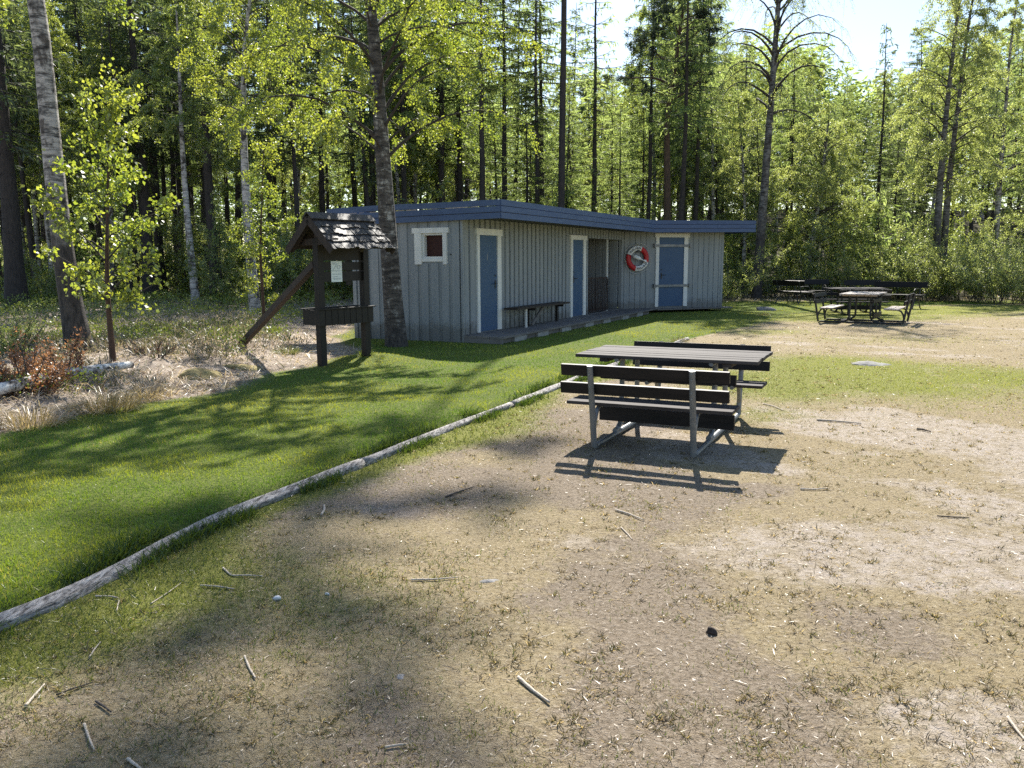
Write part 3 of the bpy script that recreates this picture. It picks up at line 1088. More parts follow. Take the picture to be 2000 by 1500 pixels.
x, y = heath_pts(190000, 8.0, 42)
hm = sstep(0.49, 0.58, fbm(x, y, 0.75, 111, 3)) * sstep(0.4, 1.4, heath_d(x, y) + (y > 31) * 5)
keep = rng.random(len(x)) < hm
x, y = x[keep], y[keep]
n = len(x)
tone = fbm(x, y, 0.5, 112, 2)
col = mixcol((0.11, 0.10, 0.075), (0.42, 0.385, 0.34), np.clip(rng.random(n) * 0.8 + (tone - 0.5) * 1.5, 0, 1))
hb = rng.random(n) < 0.35
col[hb] = mixcol((0.05, 0.065, 0.025), (0.13, 0.15, 0.06), rng.random(int(hb.sum())))
hh = 0.06 + 0.22 * sstep(0.49, 0.68, fbm(x, y, 0.75, 111, 3))
blade_obj('heather', [blades(x, y, gz(x, y) + hh * rng.random(n) ** 0.6 - 0.03, rng.uniform(0.05, 0.13, n), 0.007 + 0.0006 * y, rng.uniform(0, 6.28, n), rng.uniform(0.3, 1.5, n), col, bend=0.3)],
          MAT['herb'], label='low grey brown heather mounds spreading over the heath', cat='heather', kind='stuff')

x, y = heath_pts(260000, 8.8, 46)
bm = sstep(0.455, 0.55, fbm(x, y, 0.62, 121, 3) + 0.10 * sstep(17, 24, y)) * sstep(0.8, 1.6, heath_d(x, y) + (y > 31) * 5)
keep = rng.random(len(x)) < bm
x, y, bm = x[keep], y[keep], bm[keep]
n = len(x)
hh = (0.12 + 0.22 * fbm(x, y, 1.6, 122, 2)) * (1 + 0.9 * sstep(19, 26, y))
c3 = np.stack([x, y, gz(x, y) + hh * rng.random(n) ** 0.55], 1)
v, f = leaf_quads(c3, rng.normal(size=(n, 3)), rng.uniform(0.022, 0.04, n) * (1 + y / 30), rng.uniform(0.016, 0.026, n) * (1 + y / 30))
t = np.clip(fbm(x, y, 1.1, 123, 2) * 0.7 + rng.random(n) * 0.5 - 0.1, 0, 1)
col = mixcol((0.075, 0.125, 0.022), (0.27, 0.33, 0.06), t)
me = raw_mesh('bilberry', v, [f], [MAT['herb']], attrs={'col': ('FLOAT_COLOR', np.repeat(np.concatenate([col, np.ones((n, 1))], 1), 4, 0))})
mesh_obj('bilberry', me, label='green bilberry shrub cover on the heath and under the trees', cat='bilberry', kind='stuff')


# ------------------------------------------------------------------ timber edging
def edging(y0, y1, r, label, seed):
    g = np.random.default_rng(seed)
    n = max(8, int((y1 - y0) / 0.12))
    yy = np.linspace(y0, y1, n)
    xx = logx(yy)
    for _ in range(4):
        xx[1:-1] = (xx[:-2] + 2 * xx[1:-1] + xx[2:]) / 4
    zz = 0.010 + 0.012 * (vnoise(yy, yy * 0 + 1, 1.3) - 0.5)
    pts = np.stack([xx, yy, zz], 1)
    rad = (0.046 - 0.0004 * yy) * (1 + 0.16 * (vnoise(yy, yy * 0, 2.2, 1) - 0.5))
    base = pts[0].copy()
    vs, qs = tube(pts - base, rad, 18)
    th = np.arctan2(np.sin(np.arange(len(vs)) % 18 * 2 * PI / 18), np.cos(np.arange(len(vs)) % 18 * 2 * PI / 18))
    # cracks along the grain: every facet line set in or out, with slow drift
    ring = np.arange(len(vs)) % 18
    row = np.arange(len(vs)) // 18
    off = (vnoise(ring * 0.9, yy[row] * 1.6, 1.0, 1) - 0.5) * 0.55 * r
    ctr = np.repeat(pts - base, 18, 0)
    d = vs - ctr
    vs = vs + d / (np.linalg.norm(d, axis=1)[:, None] + 1e-9) * off[:, None]
    me = bpy.data.meshes.new('edging_log')
    fs = [tuple(q) for q in qs] + [tuple(range(17, -1, -1)), tuple(range(len(vs) - 18, len(vs)))]
    me.from_pydata(vs.tolist(), [], fs)
    me.materials.append(log_mat)
    me.polygons.foreach_set('use_smooth', np.ones(len(me.polygons), bool))
    o = mesh_obj('edging_log', me, label=label, cat='log', group='logs of the timber edging')
    o.location = base
    return o


def make_log_mat():
    m, nt, b = new_mat('silver_edging_log')
    v = coords(nt, 'Object', (20, 1.6, 26))
    f = noise(nt, v, 2.0, 6, 0.7)
    v2 = coords(nt, 'Object', (46, 1.1, 60))
    f2 = noise(nt, v2, 1.5, 4, 0.6)
    k = math_n(nt, 'MULTIPLY_ADD', f2, 0.5, math_n(nt, 'MULTIPLY', f, 0.5))
    c = ramp(nt, k, [(0.37, (0.022, 0.019, 0.018)), (0.44, (0.15, 0.135, 0.125)), (0.53, (0.38, 0.35, 0.325)), (0.68, (0.62, 0.585, 0.55))])
    nt.links.new(c, b.inputs['Base Color'])
    b.inputs['Roughness'].default_value = 0.85
    add_bump(nt, b, k, 1.0, 0.02)
    return m


log_mat = make_log_mat()
edging(2.0, 6.46, 0.052, 'long split grey log edging the lawn at the near left corner', 1)
edging(6.475, 9.12, 0.051, 'grey log of the lawn edging pointing at the near picnic table', 2)
edging(9.14, 13.1, 0.05, 'grey edging log lying behind the legs of the near picnic table', 3)
edging(13.13, 16.8, 0.048, 'short far end log of the lawn edging beyond the picnic table', 4)


# ------------------------------------------------------------------ changing hut
A0 = np.array([-0.965, 16.48])
E1 = np.array([0.444, 0.896])
N1 = np.array([0.896, -0.444])
B0 = A0 + 9.84 * E1
E2 = np.array([0.94, 0.342])
N2 = np.array([0.342, -0.94])
RL = 3.45
C0 = B0 + RL * E2
DEPTH = 2.58
hut = empty('changing_hut', (A0[0], A0[1], 0), 0, 'long grey boarded bathing hut with blue doors and a flat blue edged roof', 'hut')
HO = np.array([A0[0], A0[1], 0.0])


def frame(P, e, n):
    def f(v):
        return np.stack([P[0] + e[0] * v[:, 0] + n[0] * v[:, 1] - HO[0], P[1] + e[1] * v[:, 0] + n[1] * v[:, 1] - HO[1], v[:, 2]], 1)
    return f


def wframe(P, e, n):
    def f(v):
        return np.stack([P[0] + e[0] * v[:, 0] + n[0] * v[:, 1], P[1] + e[1] * v[:, 0] + n[1] * v[:, 1], v[:, 2]], 1)
    return f


FR = frame(A0, E1, N1)
LF = frame(A0, -N1, -E1)
RT = frame(B0, E2, N2)
ZT = 2.44


def mb(fr):
    b = MB()
    b.M = fr
    return b


# front wall
w = mb(FR)
w.box(0.0, 6.76, -0.10, 0, 0.02, ZT)
w.box(6.76, 9.84, -0.10, 0, 2.20, ZT)
t = 0.04
while t < 9.7:
    wd = 0.150 + rng.normal(0, 0.004)
    z0 = 0.15
    if (t + wd > 0.54 and t < 1.66) or (t + wd > 5.50 and t < 6.66):
        z0 = 2.262
    if t + wd > 6.755:
        z0 = 2.19
    th = 0.033 + rng.normal(0, 0.0015)
    if t + wd < 9.83:
        w.box(t, t + wd, 0.0005, th, z0, ZT - 0.002)
    t += 0.226
w.box(-0.024, 0.03, -0.02, 0.030, 0.0, ZT - 0.004)
w.box(6.70, 6.775, -0.10, 0.026, 0.151, 2.198)
w.box(9.62, 9.84, -0.10, 0.0, 0.151, 2.199)
w.build('wall', MAT['wall'], hut)
# left gable wall with the small window
w = mb(LF)
w.box(0.0, 0.42, -0.10, 0, -0.08, ZT)
w.box(0.42, 0.92, -0.10, 0, -0.08, 1.60)
w.box(0.42, 0.92, -0.10, 0, 2.16, ZT)
w.box(0.92, DEPTH, -0.10, 0, -0.08, ZT)
s = 0.055
k = 0
while s < DEPTH - 0.05:
    wd = 0.165 if k % 2 == 0 else 0.165
    z0, z1 = -0.05 - rng.random() * 0.04, ZT - 0.002
    segs = [(z0, z1)]
    if s + wd > 0.30 and s < 1.11:
        segs = [(z0, 1.56), (2.265, z1)]
    for a, b_ in segs:
        if s + wd < DEPTH:
            w.box(s, s + wd, 0.0005, 0.022 + rng.normal(0, 0.0015), a, b_)
    s += 0.242
    k += 1
w.box(DEPTH - 0.02, DEPTH + 0.06, -0.04, 0.030, -0.09, ZT - 0.004)
w.build('wall', MAT['wall'], hut)
# right bent wing
w = mb(RT)
w.box(-0.02, 1.16, -0.10, 0, 0.05, ZT)
w.box(1.16, 2.11, -0.10, -0.006, 0.05, ZT)
w.box(2.11, RL, -0.10, 0, 0.05, ZT)
s = 0.0
while s < RL - 0.1:
    wd = 0.168
    z0 = 0.10
    if s + wd > 1.04 and s < 2.24:
        z0 = 2.405
    w.box(s, s + wd, 0.0005, 0.020 + rng.normal(0, 0.001), z0, ZT - 0.002)
    s += 0.185
w.box(RL - 0.03, RL + 0.02, -0.11, 0.028, 0.08, ZT - 0.004)
w.build('wall', MAT['wall'], hut)
# end and back walls
w = MB()
bk0 = A0 - N1 * DEPTH - HO[:2]
bk2 = C0 - N2 * DEPTH - HO[:2]
# where the two back walls meet
den = E1[0] * E2[1] - E1[1] * E2[0]
dd_ = bk2 - bk0
tb = (dd_[0] * E2[1] - dd_[1] * E2[0]) / den
bk1 = bk0 + E1 * tb
cc = C0 - HO[:2]
for p, q in ((bk0, bk1), (bk1, bk2), (bk2, cc)):
    w.bar((*p, 1.23), (*q, 1.23), 0.08, 2.40)
w.build('wall', MAT['wall'], hut)

# covered porch behind the opening
w = mb(FR)
w.box(6.78, 9.82, -1.62, -1.55, 0.15, 2.42)
w.box(6.70, 6.76, -1.55, -0.101, 0.15, 2.42)
for i in range(18):
    w.box(6.80 + i * 0.165, 6.94 + i * 0.165, -1.5495, -1.53, 0.15, 2.40)
w.build('porch_lining', MAT['brownwood'], hut)
w = mb(FR)
w.box(9.55, 9.62, -1.5, -0.12, 0.15, 2.40)
for i in range(6):
    w.box(9.535, 9.5495, -1.45 + i * 0.22, -1.29 + i * 0.22, 0.15, 2.39)
w.build('porch_wall', MAT['wall'], hut)
w = mb(FR)
w.box(6.70, 9.84, -1.56, -0.09, 2.405, 2.43)
w.build('porch_ceiling', MAT['brownwood'], hut)
w = mb(FR)
w.box(6.79, 8.49, -0.085, -0.035, 1.085, 1.125)
w.box(6.79, 8.49, -0.08, -0.04, 0.22, 0.26)
for i in range(15):
    t = 6.82 + i * 0.117
    w.box(t, t + 0.036, -0.033, -0.020, 0.18, 1.083)
w.build('railing', MAT['brownwood'], hut)
w = mb(FR)
w.box(8.50, 8.545, -0.09, -0.045, 0.15, 2.20)
w.build('porch_post', MAT['white'], hut)

# roof: slab and blue fascia boards
K0 = A0 + 0.9 * N1 - 0.10 * E1
K3 = K0 - N1 * 4.06
Q0 = C0 + 0.6 * N2 + 0.76 * E2
den2 = E1[0] * E2[1] - E1[1] * E2[0]
d_ = Q0 - K0
P0 = K0 + E1 * ((d_[0] * E2[1] - d_[1] * E2[0]) / den2)
Q3 = Q0 - N2 * 3.9
d_ = Q3 - K3
P3 = K3 + E1 * ((d_[0] * E2[1] - d_[1] * E2[0]) / den2)
plan = [K0, P0, Q0, Q3, P3, K3]
dz = [0, 0, 0.03, -0.02, -0.055, -0.055]
m_ = MB()
vs = [(*(p - HO[:2]), 2.45 + z) for p, z in zip(plan, dz)] + [(*(p - HO[:2]), 2.60 + z) for p, z in zip(plan, dz)]
m_.add(vs, [(0, 1, 4, 5), (1, 2, 3, 4), (6, 11, 10, 7), (7, 10, 9, 8)] + [(i, (i + 1) % 6, 6 + (i + 1) % 6, 6 + i) for i in range(6)])
roof = m_.build('roof', MAT['felt'], hut)
for i in range(6):
    p = np.array([*(plan[i] - HO[:2]), 0])
    q = np.array([*(plan[(i + 1) % 6] - HO[:2]), 0])
    dv = (q - p) / np.linalg.norm(q - p)
    out = np.array([dv[1], -dv[0], 0])
    zp, zq = dz[i], dz[(i + 1) % 6]
    f_ = MB()
    for kk, (za, zb) in enumerate(((2.405, 2.5135), (2.5265, 2.633), (2.646, 2.757))):
        o_ = out * (0.016 + 0.002 * kk)
        pp = p + o_ - dv * 0.014
        qq = q + o_ + dv * 0.010
        zc = (za + zb) / 2
        if i == 5 and kk == 2:
            # warped top board of the gable side: daylight shows below it
            N_ = 7
            for s_ in range(N_):
                a_, b_ = s_ / N_, (s_ + 1) / N_ - 0.0006
                ea = 0.017 * max(0, math.sin(PI * min(1, max(0, (a_ - 0.0) / 0.62)))) ** 0.7
                eb = 0.017 * max(0, math.sin(PI * min(1, max(0, (b_ - 0.0) / 0.62)))) ** 0.7
                f_.bar(pp + (qq - pp) * a_ + [0, 0, zc + ea + zp + (zq - zp) * a_], pp + (qq - pp) * b_ + [0, 0, zc + eb + zp + (zq - zp) * b_], 0.024, zb - za)
        else:
            L_ = np.linalg.norm(qq - pp)
            cuts = [0.0] + ([float(rng.uniform(0.3, 0.7))] if L_ > 3.5 else []) + [1.0]
            for c0, c1 in zip(cuts[:-1], cuts[1:]):
                g_ = 0.003 / L_
                o2 = out * float(rng.uniform(0, 0.003))
                a_, b_ = c0 + (g_ if c0 > 0 else 0), c1 - (g_ if c1 < 1 else 0)
                f_.bar(pp + (qq - pp) * a_ + o2 + [0, 0, zc + zp + (zq - zp) * a_], pp + (qq - pp) * b_ + o2 + [0, 0, zc + zp + (zq - zp) * b_], 0.024, zb - za)
    if i != 5:
        f_.bar(p + [0, 0, 2.662 + zp] - out * 0.05, q + [0, 0, 2.662 + zq] - out * 0.05, 0.04, 0.12)
    f_.build('fascia', MAT['fascia'], hut)

# pale strips painted in as daylight in the slit below the top gable board
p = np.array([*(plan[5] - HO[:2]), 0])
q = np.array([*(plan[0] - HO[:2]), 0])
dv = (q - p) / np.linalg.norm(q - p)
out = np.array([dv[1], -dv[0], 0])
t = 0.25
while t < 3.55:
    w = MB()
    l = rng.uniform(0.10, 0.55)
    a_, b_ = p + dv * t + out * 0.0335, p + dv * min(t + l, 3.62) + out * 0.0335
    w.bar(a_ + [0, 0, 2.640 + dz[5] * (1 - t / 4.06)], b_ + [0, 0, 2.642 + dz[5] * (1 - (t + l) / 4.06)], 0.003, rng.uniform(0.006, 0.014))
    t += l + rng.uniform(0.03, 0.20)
    w.build('slit_light_strip', MAT['paletop'], hut)

# doors
def door(fr, t0, t1, z0, z1, f0, f1, fz, hx, side, lock=True, depth=0.0):
    d = mb(fr)
    d.box(t0 + 0.004, t1 - 0.004, -0.002 + depth, 0.012 + depth, z0 + 0.008, z1 - 0.004)
    lf = d.build('door', MAT['blue'], hut)
    h = mb(fr)
    y0 = 0.0125 + depth
    h.box(hx - 0.02, hx + 0.02, y0, y0 + 0.008, 1.03, 1.20)
    h.tube([(hx, y0, 1.14), (hx, y0 + 0.05, 1.14), (hx - side * 0.02, y0 + 0.06, 1.14), (hx - side * 0.12, y0 + 0.06, 1.14)], 0.010, 8)
    h.tube([(hx, y0, 1.30), (hx, y0 + 0.012, 1.30)], 0.02, 10)
    h.build('handle', MAT['iron'], lf)
    f = mb(fr)
    f.box(f0 + 0.02, t0, 0.0, 0.036, z0, z1)
    f.box(t1, f1 - 0.02, 0.0, 0.036, z0, z1)
    f.box(f0 - 0.02, f1 + 0.02, 0.0, 0.046, z1 + 0.001, fz)
    f.build('door_frame', MAT['white'], hut)
    return lf


door(FR, 0.67, 1.46, 0.15, 2.13, 0.55, 1.65, 2.26, 1.37, 1)
door(FR, 5.68, 6.42, 0.15, 2.13, 5.53, 6.63, 2.245, 5.78, -1)
d3 = door(RT, 1.18, 2.06, 0.17, 2.28, 1.05, 2.22, 2.40, 1.28, -1)
w = mb(FR)
w.box(1.02, 1.045, 0.0125, 0.0150, 1.62, 1.75)
w.build('worn_number', MAT['wall'], hut)
for z in (2.03, 0.81):
    w = mb(RT)
    w.box(1.02, 2.26, 0.040, 0.060, z - 0.035, z + 0.035)
    w.box(0.99, 1.05, 0.021, 0.085, z - 0.06, z + 0.06)
    w.box(2.23, 2.29, 0.021, 0.085, z - 0.05, z + 0.05)
    w.build('door_bar', MAT['steel'], hut)
# window
w = mb(LF)
w.box(0.33, 0.42, 0.0, 0.040, 1.545, 2.16)
w.box(0.92, 1.08, 0.0, 0.040, 1.545, 2.16)
w.box(0.28, 1.13, 0.0, 0.048, 2.161, 2.265)
w.box(0.42, 0.92, -0.06, 0.030, 1.60, 1.655)
w.box(0.42, 0.92, -0.09, 0.0, 1.656, 1.70)
w.box(0.87, 0.919, -0.10, -0.002, 1.70, 2.159)
w.box(0.42, 0.869, -0.10, -0.002, 2.12, 2.159)
win = w.build('window', MAT['white'], hut)
w = mb(LF)
w.box(0.42, 0.87, -0.14, -0.105, 1.60, 2.16)
w.build('shutter', MAT['redshutter'], win)
w = mb(LF)
w.tube([(0.25, 0.0, 1.74), (0.25, 0.026, 1.74)], 0.014, 10)
w.build('knot_hole', MAT['black'], hut)

# deck along the front
w = mb(FR)
for i in range(6):
    y0 = 0.024 + i * 0.147
    y1 = y0 + 0.140
    w.box(-0.03 + rng.normal(0, 0.008), 9.84 + 1.0 * min(y0, 0.9) - 0.03, y0, y1, 0.105, 0.142 + rng.normal(0, 0.002))
w.M = RT
w.box(0.55, RL + 0.25, 0.03, 0.17, 0.085, 0.120)
w.box(1.0, RL + 0.25, 0.178, 0.32, 0.083, 0.118)
w.M = FR
w.box(0.0, 9.8, 0.78, 0.815, 0.0, 0.104)
w.box(-0.02, 0.02, 0.03, 0.88, -0.02, 0.104)
w.build('deck', MAT['deck'], hut)
w = mb(FR)
for i in range(7):
    t = 0.35 + i * 1.35 + rng.normal(0, 0.1)
    w = mb(FR)
    w.box(t, t + 0.55, 0.816, 0.872, -0.05, 0.095, 0.006)
    w.build('footing_block', MAT['concrete'], hut)
w = mb(FR)
w.box(6.70, 9.84, -1.55, -0.01, 0.09, 0.148)
w.build('porch_floor', MAT['deck'], hut)

# bench on the deck
bench_o = empty('wall_bench', (A0[0] + E1[0] * 3.1 + N1[0] * 0.3, A0[1] + E1[1] * 3.1 + N1[1] * 0.3, 0.142), 0,
                'long narrow wooden bench on the deck between two blue doors', 'bench')
HO = np.array([*bench_o.location])
def bfr(v):
    t, n, z = v[:, 0], v[:, 1], v[:, 2]
    return np.stack([A0[0] + E1[0] * t + N1[0] * n - HO[0], A0[1] + E1[1] * t + N1[1] * n - HO[1], z - HO[2]], 1)
w = mb(bfr)
w.box(1.60, 4.57, 0.10, 0.25, 0.565, 0.605)
w.box(1.62, 4.55, 0.262, 0.42, 0.563, 0.603)
w.build('seat', MAT['tarbrown'], bench_o)
w = mb(bfr)
w.box(2.23, 2.27, 0.30, 0.34, 0.143, 0.562)
w.build('leg', MAT['white'], bench_o)
for t in (2.62, 4.25):
    w = mb(bfr)
    w.box(t, t + 0.045, 0.14, 0.36, 0.50, 0.562)
    w.box(t, t + 0.045, 0.16, 0.21, 0.143, 0.499)
    w.build('leg', MAT['tar'], bench_o)
w = mb(bfr)
w.bar((2.72, 0.24, 0.17), (3.35, 0.24, 0.54), 0.04, 0.07)
w.build('brace', MAT['deck'], bench_o)

# ------------------------------------------------------------------ lifebuoy
bc = np.array([*(B0 + E2 * 0.40 + N2 * 0.10), 1.645])
buoy = empty('lifebuoy', bc, 0, 'red and white lifebuoy with rope hanging on the grey wall by the barred door', 'lifebuoy')
BM = Matrix(((E2[0], 0, N2[0]), (E2[1], 0, N2[1]), (0, 1, 0))).to_4x4()
BM.translation = Vector(bc)
buoy.matrix_world = BM    # local x along the wall, y up, z out of the wall
Rm, rm = 0.305, 0.075
def arc(a0, a1, seg):
    n = seg
    th = np.radians(np.linspace(a0, a1, n))
    ph = np.linspace(0, 2 * PI, 14, endpoint=False)
    TH, PH = np.meshgrid(th, ph, indexing='ij')
    X = (Rm + rm * 1.06 * np.cos(PH)) * np.cos(TH)
    Yv = (Rm + rm * 1.06 * np.cos(PH)) * np.sin(TH)
    Z = rm * 0.72 * np.sin(PH)
    v = np.stack([X, Yv, Z], -1).reshape(-1, 3)
    i = np.arange(n - 1)[:, None] * 14
    j = np.arange(14)[None, :]
    jn = (j + 1) % 14
    return v, np.stack([i + j, i + 14 + j, i + 14 + jn, i + jn], -1).reshape(-1, 4)
for nm, mt, a0, a1 in (('ring', 'red', -19, 68), ('ring', 'buoywhite', 68, 159), ('ring', 'red', 159, 255), ('ring', 'buoywhite', 255, 341)):
    v, q = arc(a0, a1, 24)
    o = mesh_obj(nm, raw_mesh(nm, v, [q], [MAT[mt]], smooth=True), buoy)
    o['label'] = 'red painted quarter' if mt == 'red' else 'white quarter with lettering'


def lettering(text, mid, rad, size, flip, parent, spread):
    V, Fc = [], []
    n0 = 0
    adv = spread / max(1, len(text) - 1)
    for i, ch in enumerate(text):
        cu = bpy.data.curves.new('letter', 'FONT')
        cu.body = ch
        cu.size = size
        cu.align_x = 'CENTER'
        cu.align_y = 'CENTER'
        cu.extrude = 0.0012
        cu.offset = 0.0012
        ob = bpy.data.objects.new('letter', cu)
        COL.objects.link(ob)
        bpy.context.view_layer.update()
        me = bpy.data.meshes.new_from_object(ob.evaluated_get(bpy.context.evaluated_depsgraph_get()))
        a = math.radians(mid + (spread / 2 - i * adv) * (1 if not flip else -1))
        rot = a - PI / 2 if not flip else a + PI / 2
        cs, sn = math.cos(rot), math.sin(rot)
        for v in me.vertices:
            V.append((cs * v.co.x - sn * v.co.y + rad * math.cos(a), sn * v.co.x + cs * v.co.y + rad * math.sin(a), v.co.z + rm * 0.72 + 0.002))
        for p in me.polygons:
            Fc.append([k + n0 for k in p.vertices])
        n0 = len(V)
        bpy.data.objects.remove(ob)
        bpy.data.curves.remove(cu)
        bpy.data.meshes.remove(me)
    me = bpy.data.meshes.new('lettering')
    me.from_pydata(V, [], Fc)
    me.materials.append(MAT['black'])
    mesh_obj('lettering', me, parent)


lettering('TRYGG-HANSA', 112, Rm, 0.085, False, buoy, 72)
lettering('TRYGG-HANSA', 298, Rm, 0.085, True, buoy, 72)
rp = MB()
th = np.linspace(0, 2 * PI, 65)
rr = 0.415 + 0.05 * np.abs(np.sin(2 * (th - 0.3)))
rp.tube(np.stack([rr * np.cos(th), rr * np.sin(th), 0.02 + 0 * th], 1), 0.007, 6, cap=False)
rp.build('rope', MAT['rope'], buoy, smooth=True)
rp = MB()
ca, sa = math.cos(-0.36), math.sin(-0.36)
def along(p):
    return np.array([[ca * a - sa * b, sa * a + ca * b, c] for a, b, c in p])
rp.tube(along([(-0.22, 0.0, 0.10), (-0.205, 0, 0.10), (-0.20, 0, 0.10), (-0.02, 0, 0.10), (0.04, 0, 0.10), (0.065, 0, 0.10), (0.17, 0, 0.10), (0.19, 0, 0.10), (0.25, 0, 0.10), (0.255, 0, 0.10)]),
        [0.03, 0.05, 0.062, 0.062, 0.045, 0.02, 0.02, 0.042, 0.042, 0.02], 12)
rp.build('throw_line_holder', MAT['buoywhite'], buoy, smooth=True)
rp = MB()
rp.tube(along([(-0.43, 0.0, 0.03), (-0.36, 0, 0.09), (-0.2, 0.01, 0.115)]), 0.010, 6)
rp.build('strap', MAT['rope'], buoy)
rp = MB()
rp.box(-0.035, 0.035, 0.19, 0.26, -0.10, 0.06)
rp.build('hook', MAT['iron'], buoy)
rp = MB()
rp.tube([(-0.05, 0.37, -0.08), (-0.05, 0.43, 0.0), (0.05, 0.43, 0.0), (0.05, 0.37, -0.08)], 0.008, 6)
rp.build('hanger', MAT['rope'], buoy)

# ------------------------------------------------------------------ notice board
S0 = np.array([-2.888, 12.55])
SD = np.array([0.585, 0.811])
SQ = np.array([0.811, -0.585])
SZ = float(gz(*S0))
sign = empty('notice_board', (S0[0], S0[1], SZ), 0, 'dark tarred wooden notice board with a shingle roof and planter box', 'notice board')
def SF(v):
    return np.stack([SD[0] * v[:, 0] + SQ[0] * v[:, 1], SD[1] * v[:, 0] + SQ[1] * v[:, 1], v[:, 2] - SZ], 1)
for t in (0.0, 0.93):
    w = mb(SF)
    z0 = float(gz(*(S0 + SD * t))) - 0.05
    w.box(t - 0.055, t + 0.055, -0.055, 0.055, z0, 1.96)
    w.build('post', MAT['tar'], sign, bevel=0.004)
w = mb(SF)
w.box(0.056, 0.874, -0.02, 0.01, 1.632, 1.82)
w.build('board', MAT['tar'], sign)
w = mb(SF)
w.box(0.056, 0.874, -0.022, 0.008, 1.482, 1.608)
w.build('board', MAT['tar'], sign)
w = mb(SF)
w.box(0.056, 0.874, -0.02, 0.010, 1.315, 1.462)
w.build('board', MAT['tar'], sign)
w = mb(SF)
w.box(0.60, 0.68, -0.06, -0.0225, 1.25, 1.70)
w.build('batten', MAT['tar'], sign)
# planter
w = mb(SF)
w.box(-0.10, 1.03, 0.056, 0.075, 0.665, 0.895)
w.box(-0.10, 1.03, -0.28, -0.26, 0.665, 0.895)
w.box(-0.10, -0.08, -0.26, 0.056, 0.665, 0.895)
w.box(1.01, 1.03, -0.26, 0.056, 0.665, 0.895)
w.box(-0.08, 1.01, -0.26, 0.056, 0.68, 0.70)
for i in range(9):
    t = -0.10 + i * 0.126
    w.box(t, t + 0.116, 0.0755, 0.088, 0.655, 0.888)
w.box(-0.13, 1.06, 0.05, 0.115, 0.8955, 0.913)
w.box(-0.13, 1.06, -0.31, -0.25, 0.8955, 0.913)
w.build('planter_box', MAT['tar'], sign)
w = mb(SF)
w.box(-0.079, 1.009, -0.259, 0.055, 0.701, 0.80)
w.build('soil', MAT['tarbrown'], sign)
# roof
RX0, RX1 = -0.15, 1.08
ridge = 2.275
hw, rise = 0.47, 0.445
w = mb(SF)
for sgn in (-1, 1):
    # rafters and sheathing
    n_ = np.array([0, sgn * rise, hw]) / math.hypot(rise, hw)
    for x0 in (RX0 + 0.0, 0.46, RX1 - 0.05):
        w.bar((x0 + 0.025, 0, ridge - 0.06), (x0 + 0.025, sgn * hw * 0.96, ridge - rise * 0.96 - 0.06), 0.05, 0.09, up=(0, 0.001, 1))
    a = np.array([0, 0, ridge - 0.012])
    b_ = np.array([0, sgn * hw, ridge - rise - 0.012])
    vs = [(x0, *(p + n_ * o)[1:]) for o in (-0.018, 0.0) for p in (a, b_) for x0 in (RX0, RX1)]
    w.add(vs, [(0, 1, 3, 2), (4, 6, 7, 5), (0, 4, 5, 1), (2, 3, 7, 6), (0, 2, 6, 4), (1, 5, 7, 3)])
for t in (0.0, 0.93):
    w.box(t - 0.05, t + 0.05, -0.40, 0.40, 1.86, 1.955)
    w.bar((t, 0, 1.956), (t, 0, 2.17), 0.07, 0.07, up=(0, 1, 0))
w.build('roof_frame', MAT['tarbrown'], sign)
w = mb(SF)
for sgn in (-1, 1):
    sl = np.array([0, sgn * hw, -rise]) / math.hypot(hw, rise)
    n_ = np.array([0, sgn * rise, hw]) / math.hypot(rise, hw)
    LEN = math.hypot(hw, rise) + 0.05
    for row in range(5):
        s0 = LEN - row * LEN / 4.6
        x = RX0 - 0.03
        while x < RX1 + 0.03:
            wd = rng.uniform(0.055, 0.12)
            x1 = min(x + wd, RX1 + 0.04)
            ex = rng.uniform(-0.02, 0.02)
            lo = 0.020 + rng.uniform(0, 0.016)
            top = max(0.0, s0 - LEN / 4.6 - 0.09)
            p_hi = np.array([0, 0, ridge - 0.012]) + sl * top + n_ * (0.004 + 0.001 * row)
            p_lo = np.array([0, 0, ridge - 0.012]) + sl * (s0 + ex) + n_ * (lo + 0.004)
            vs = []
            for o in (0.0, 0.011):
                for p in (p_hi, p_lo):
                    for xx in (x + 0.003, x1 - 0.003):
                        vs.append((xx, *(p + n_ * o)[1:]))
            w.add(vs, [(0, 1, 3, 2), (4, 6, 7, 5), (0, 4, 5, 1), (2, 3, 7, 6), (0, 2, 6, 4), (1, 5, 7, 3)])
            x = x1
for sgn in (-1, 1):
    w.bar((RX0 - 0.04, sgn * 0.055, ridge + 0.012), (RX1 + 0.04, sgn * 0.055, ridge + 0.010), 0.14, 0.016, up=(0, sgn * 0.69, 0.72))
w.build('shingle_roof', MAT['shingle'], sign)
w = mb(SF)
for x0 in (RX0 - 0.022, RX1 + 0.022):
    for sgn in (-1, 1):
        w = mb(SF)
        w.bar((x0, 0, ridge - 0.04), (x0, sgn * (hw + 0.03), ridge - rise - 0.07), 0.022, 0.11, up=(0, 0.001, 1))
        w.build('barge_board', MAT['tarbrown'], sign)
br = spot(468, 670)
w = MB()
p1 = np.array([-0.05, 0.02, 1.58 - SZ])
p2 = np.array([br[0] - S0[0], br[1] - S0[1], br[2] - SZ - 0.06])
w.bar(p1, p2, 0.10, 0.10)
w.build('brace', MAT['tarbrown'], sign)
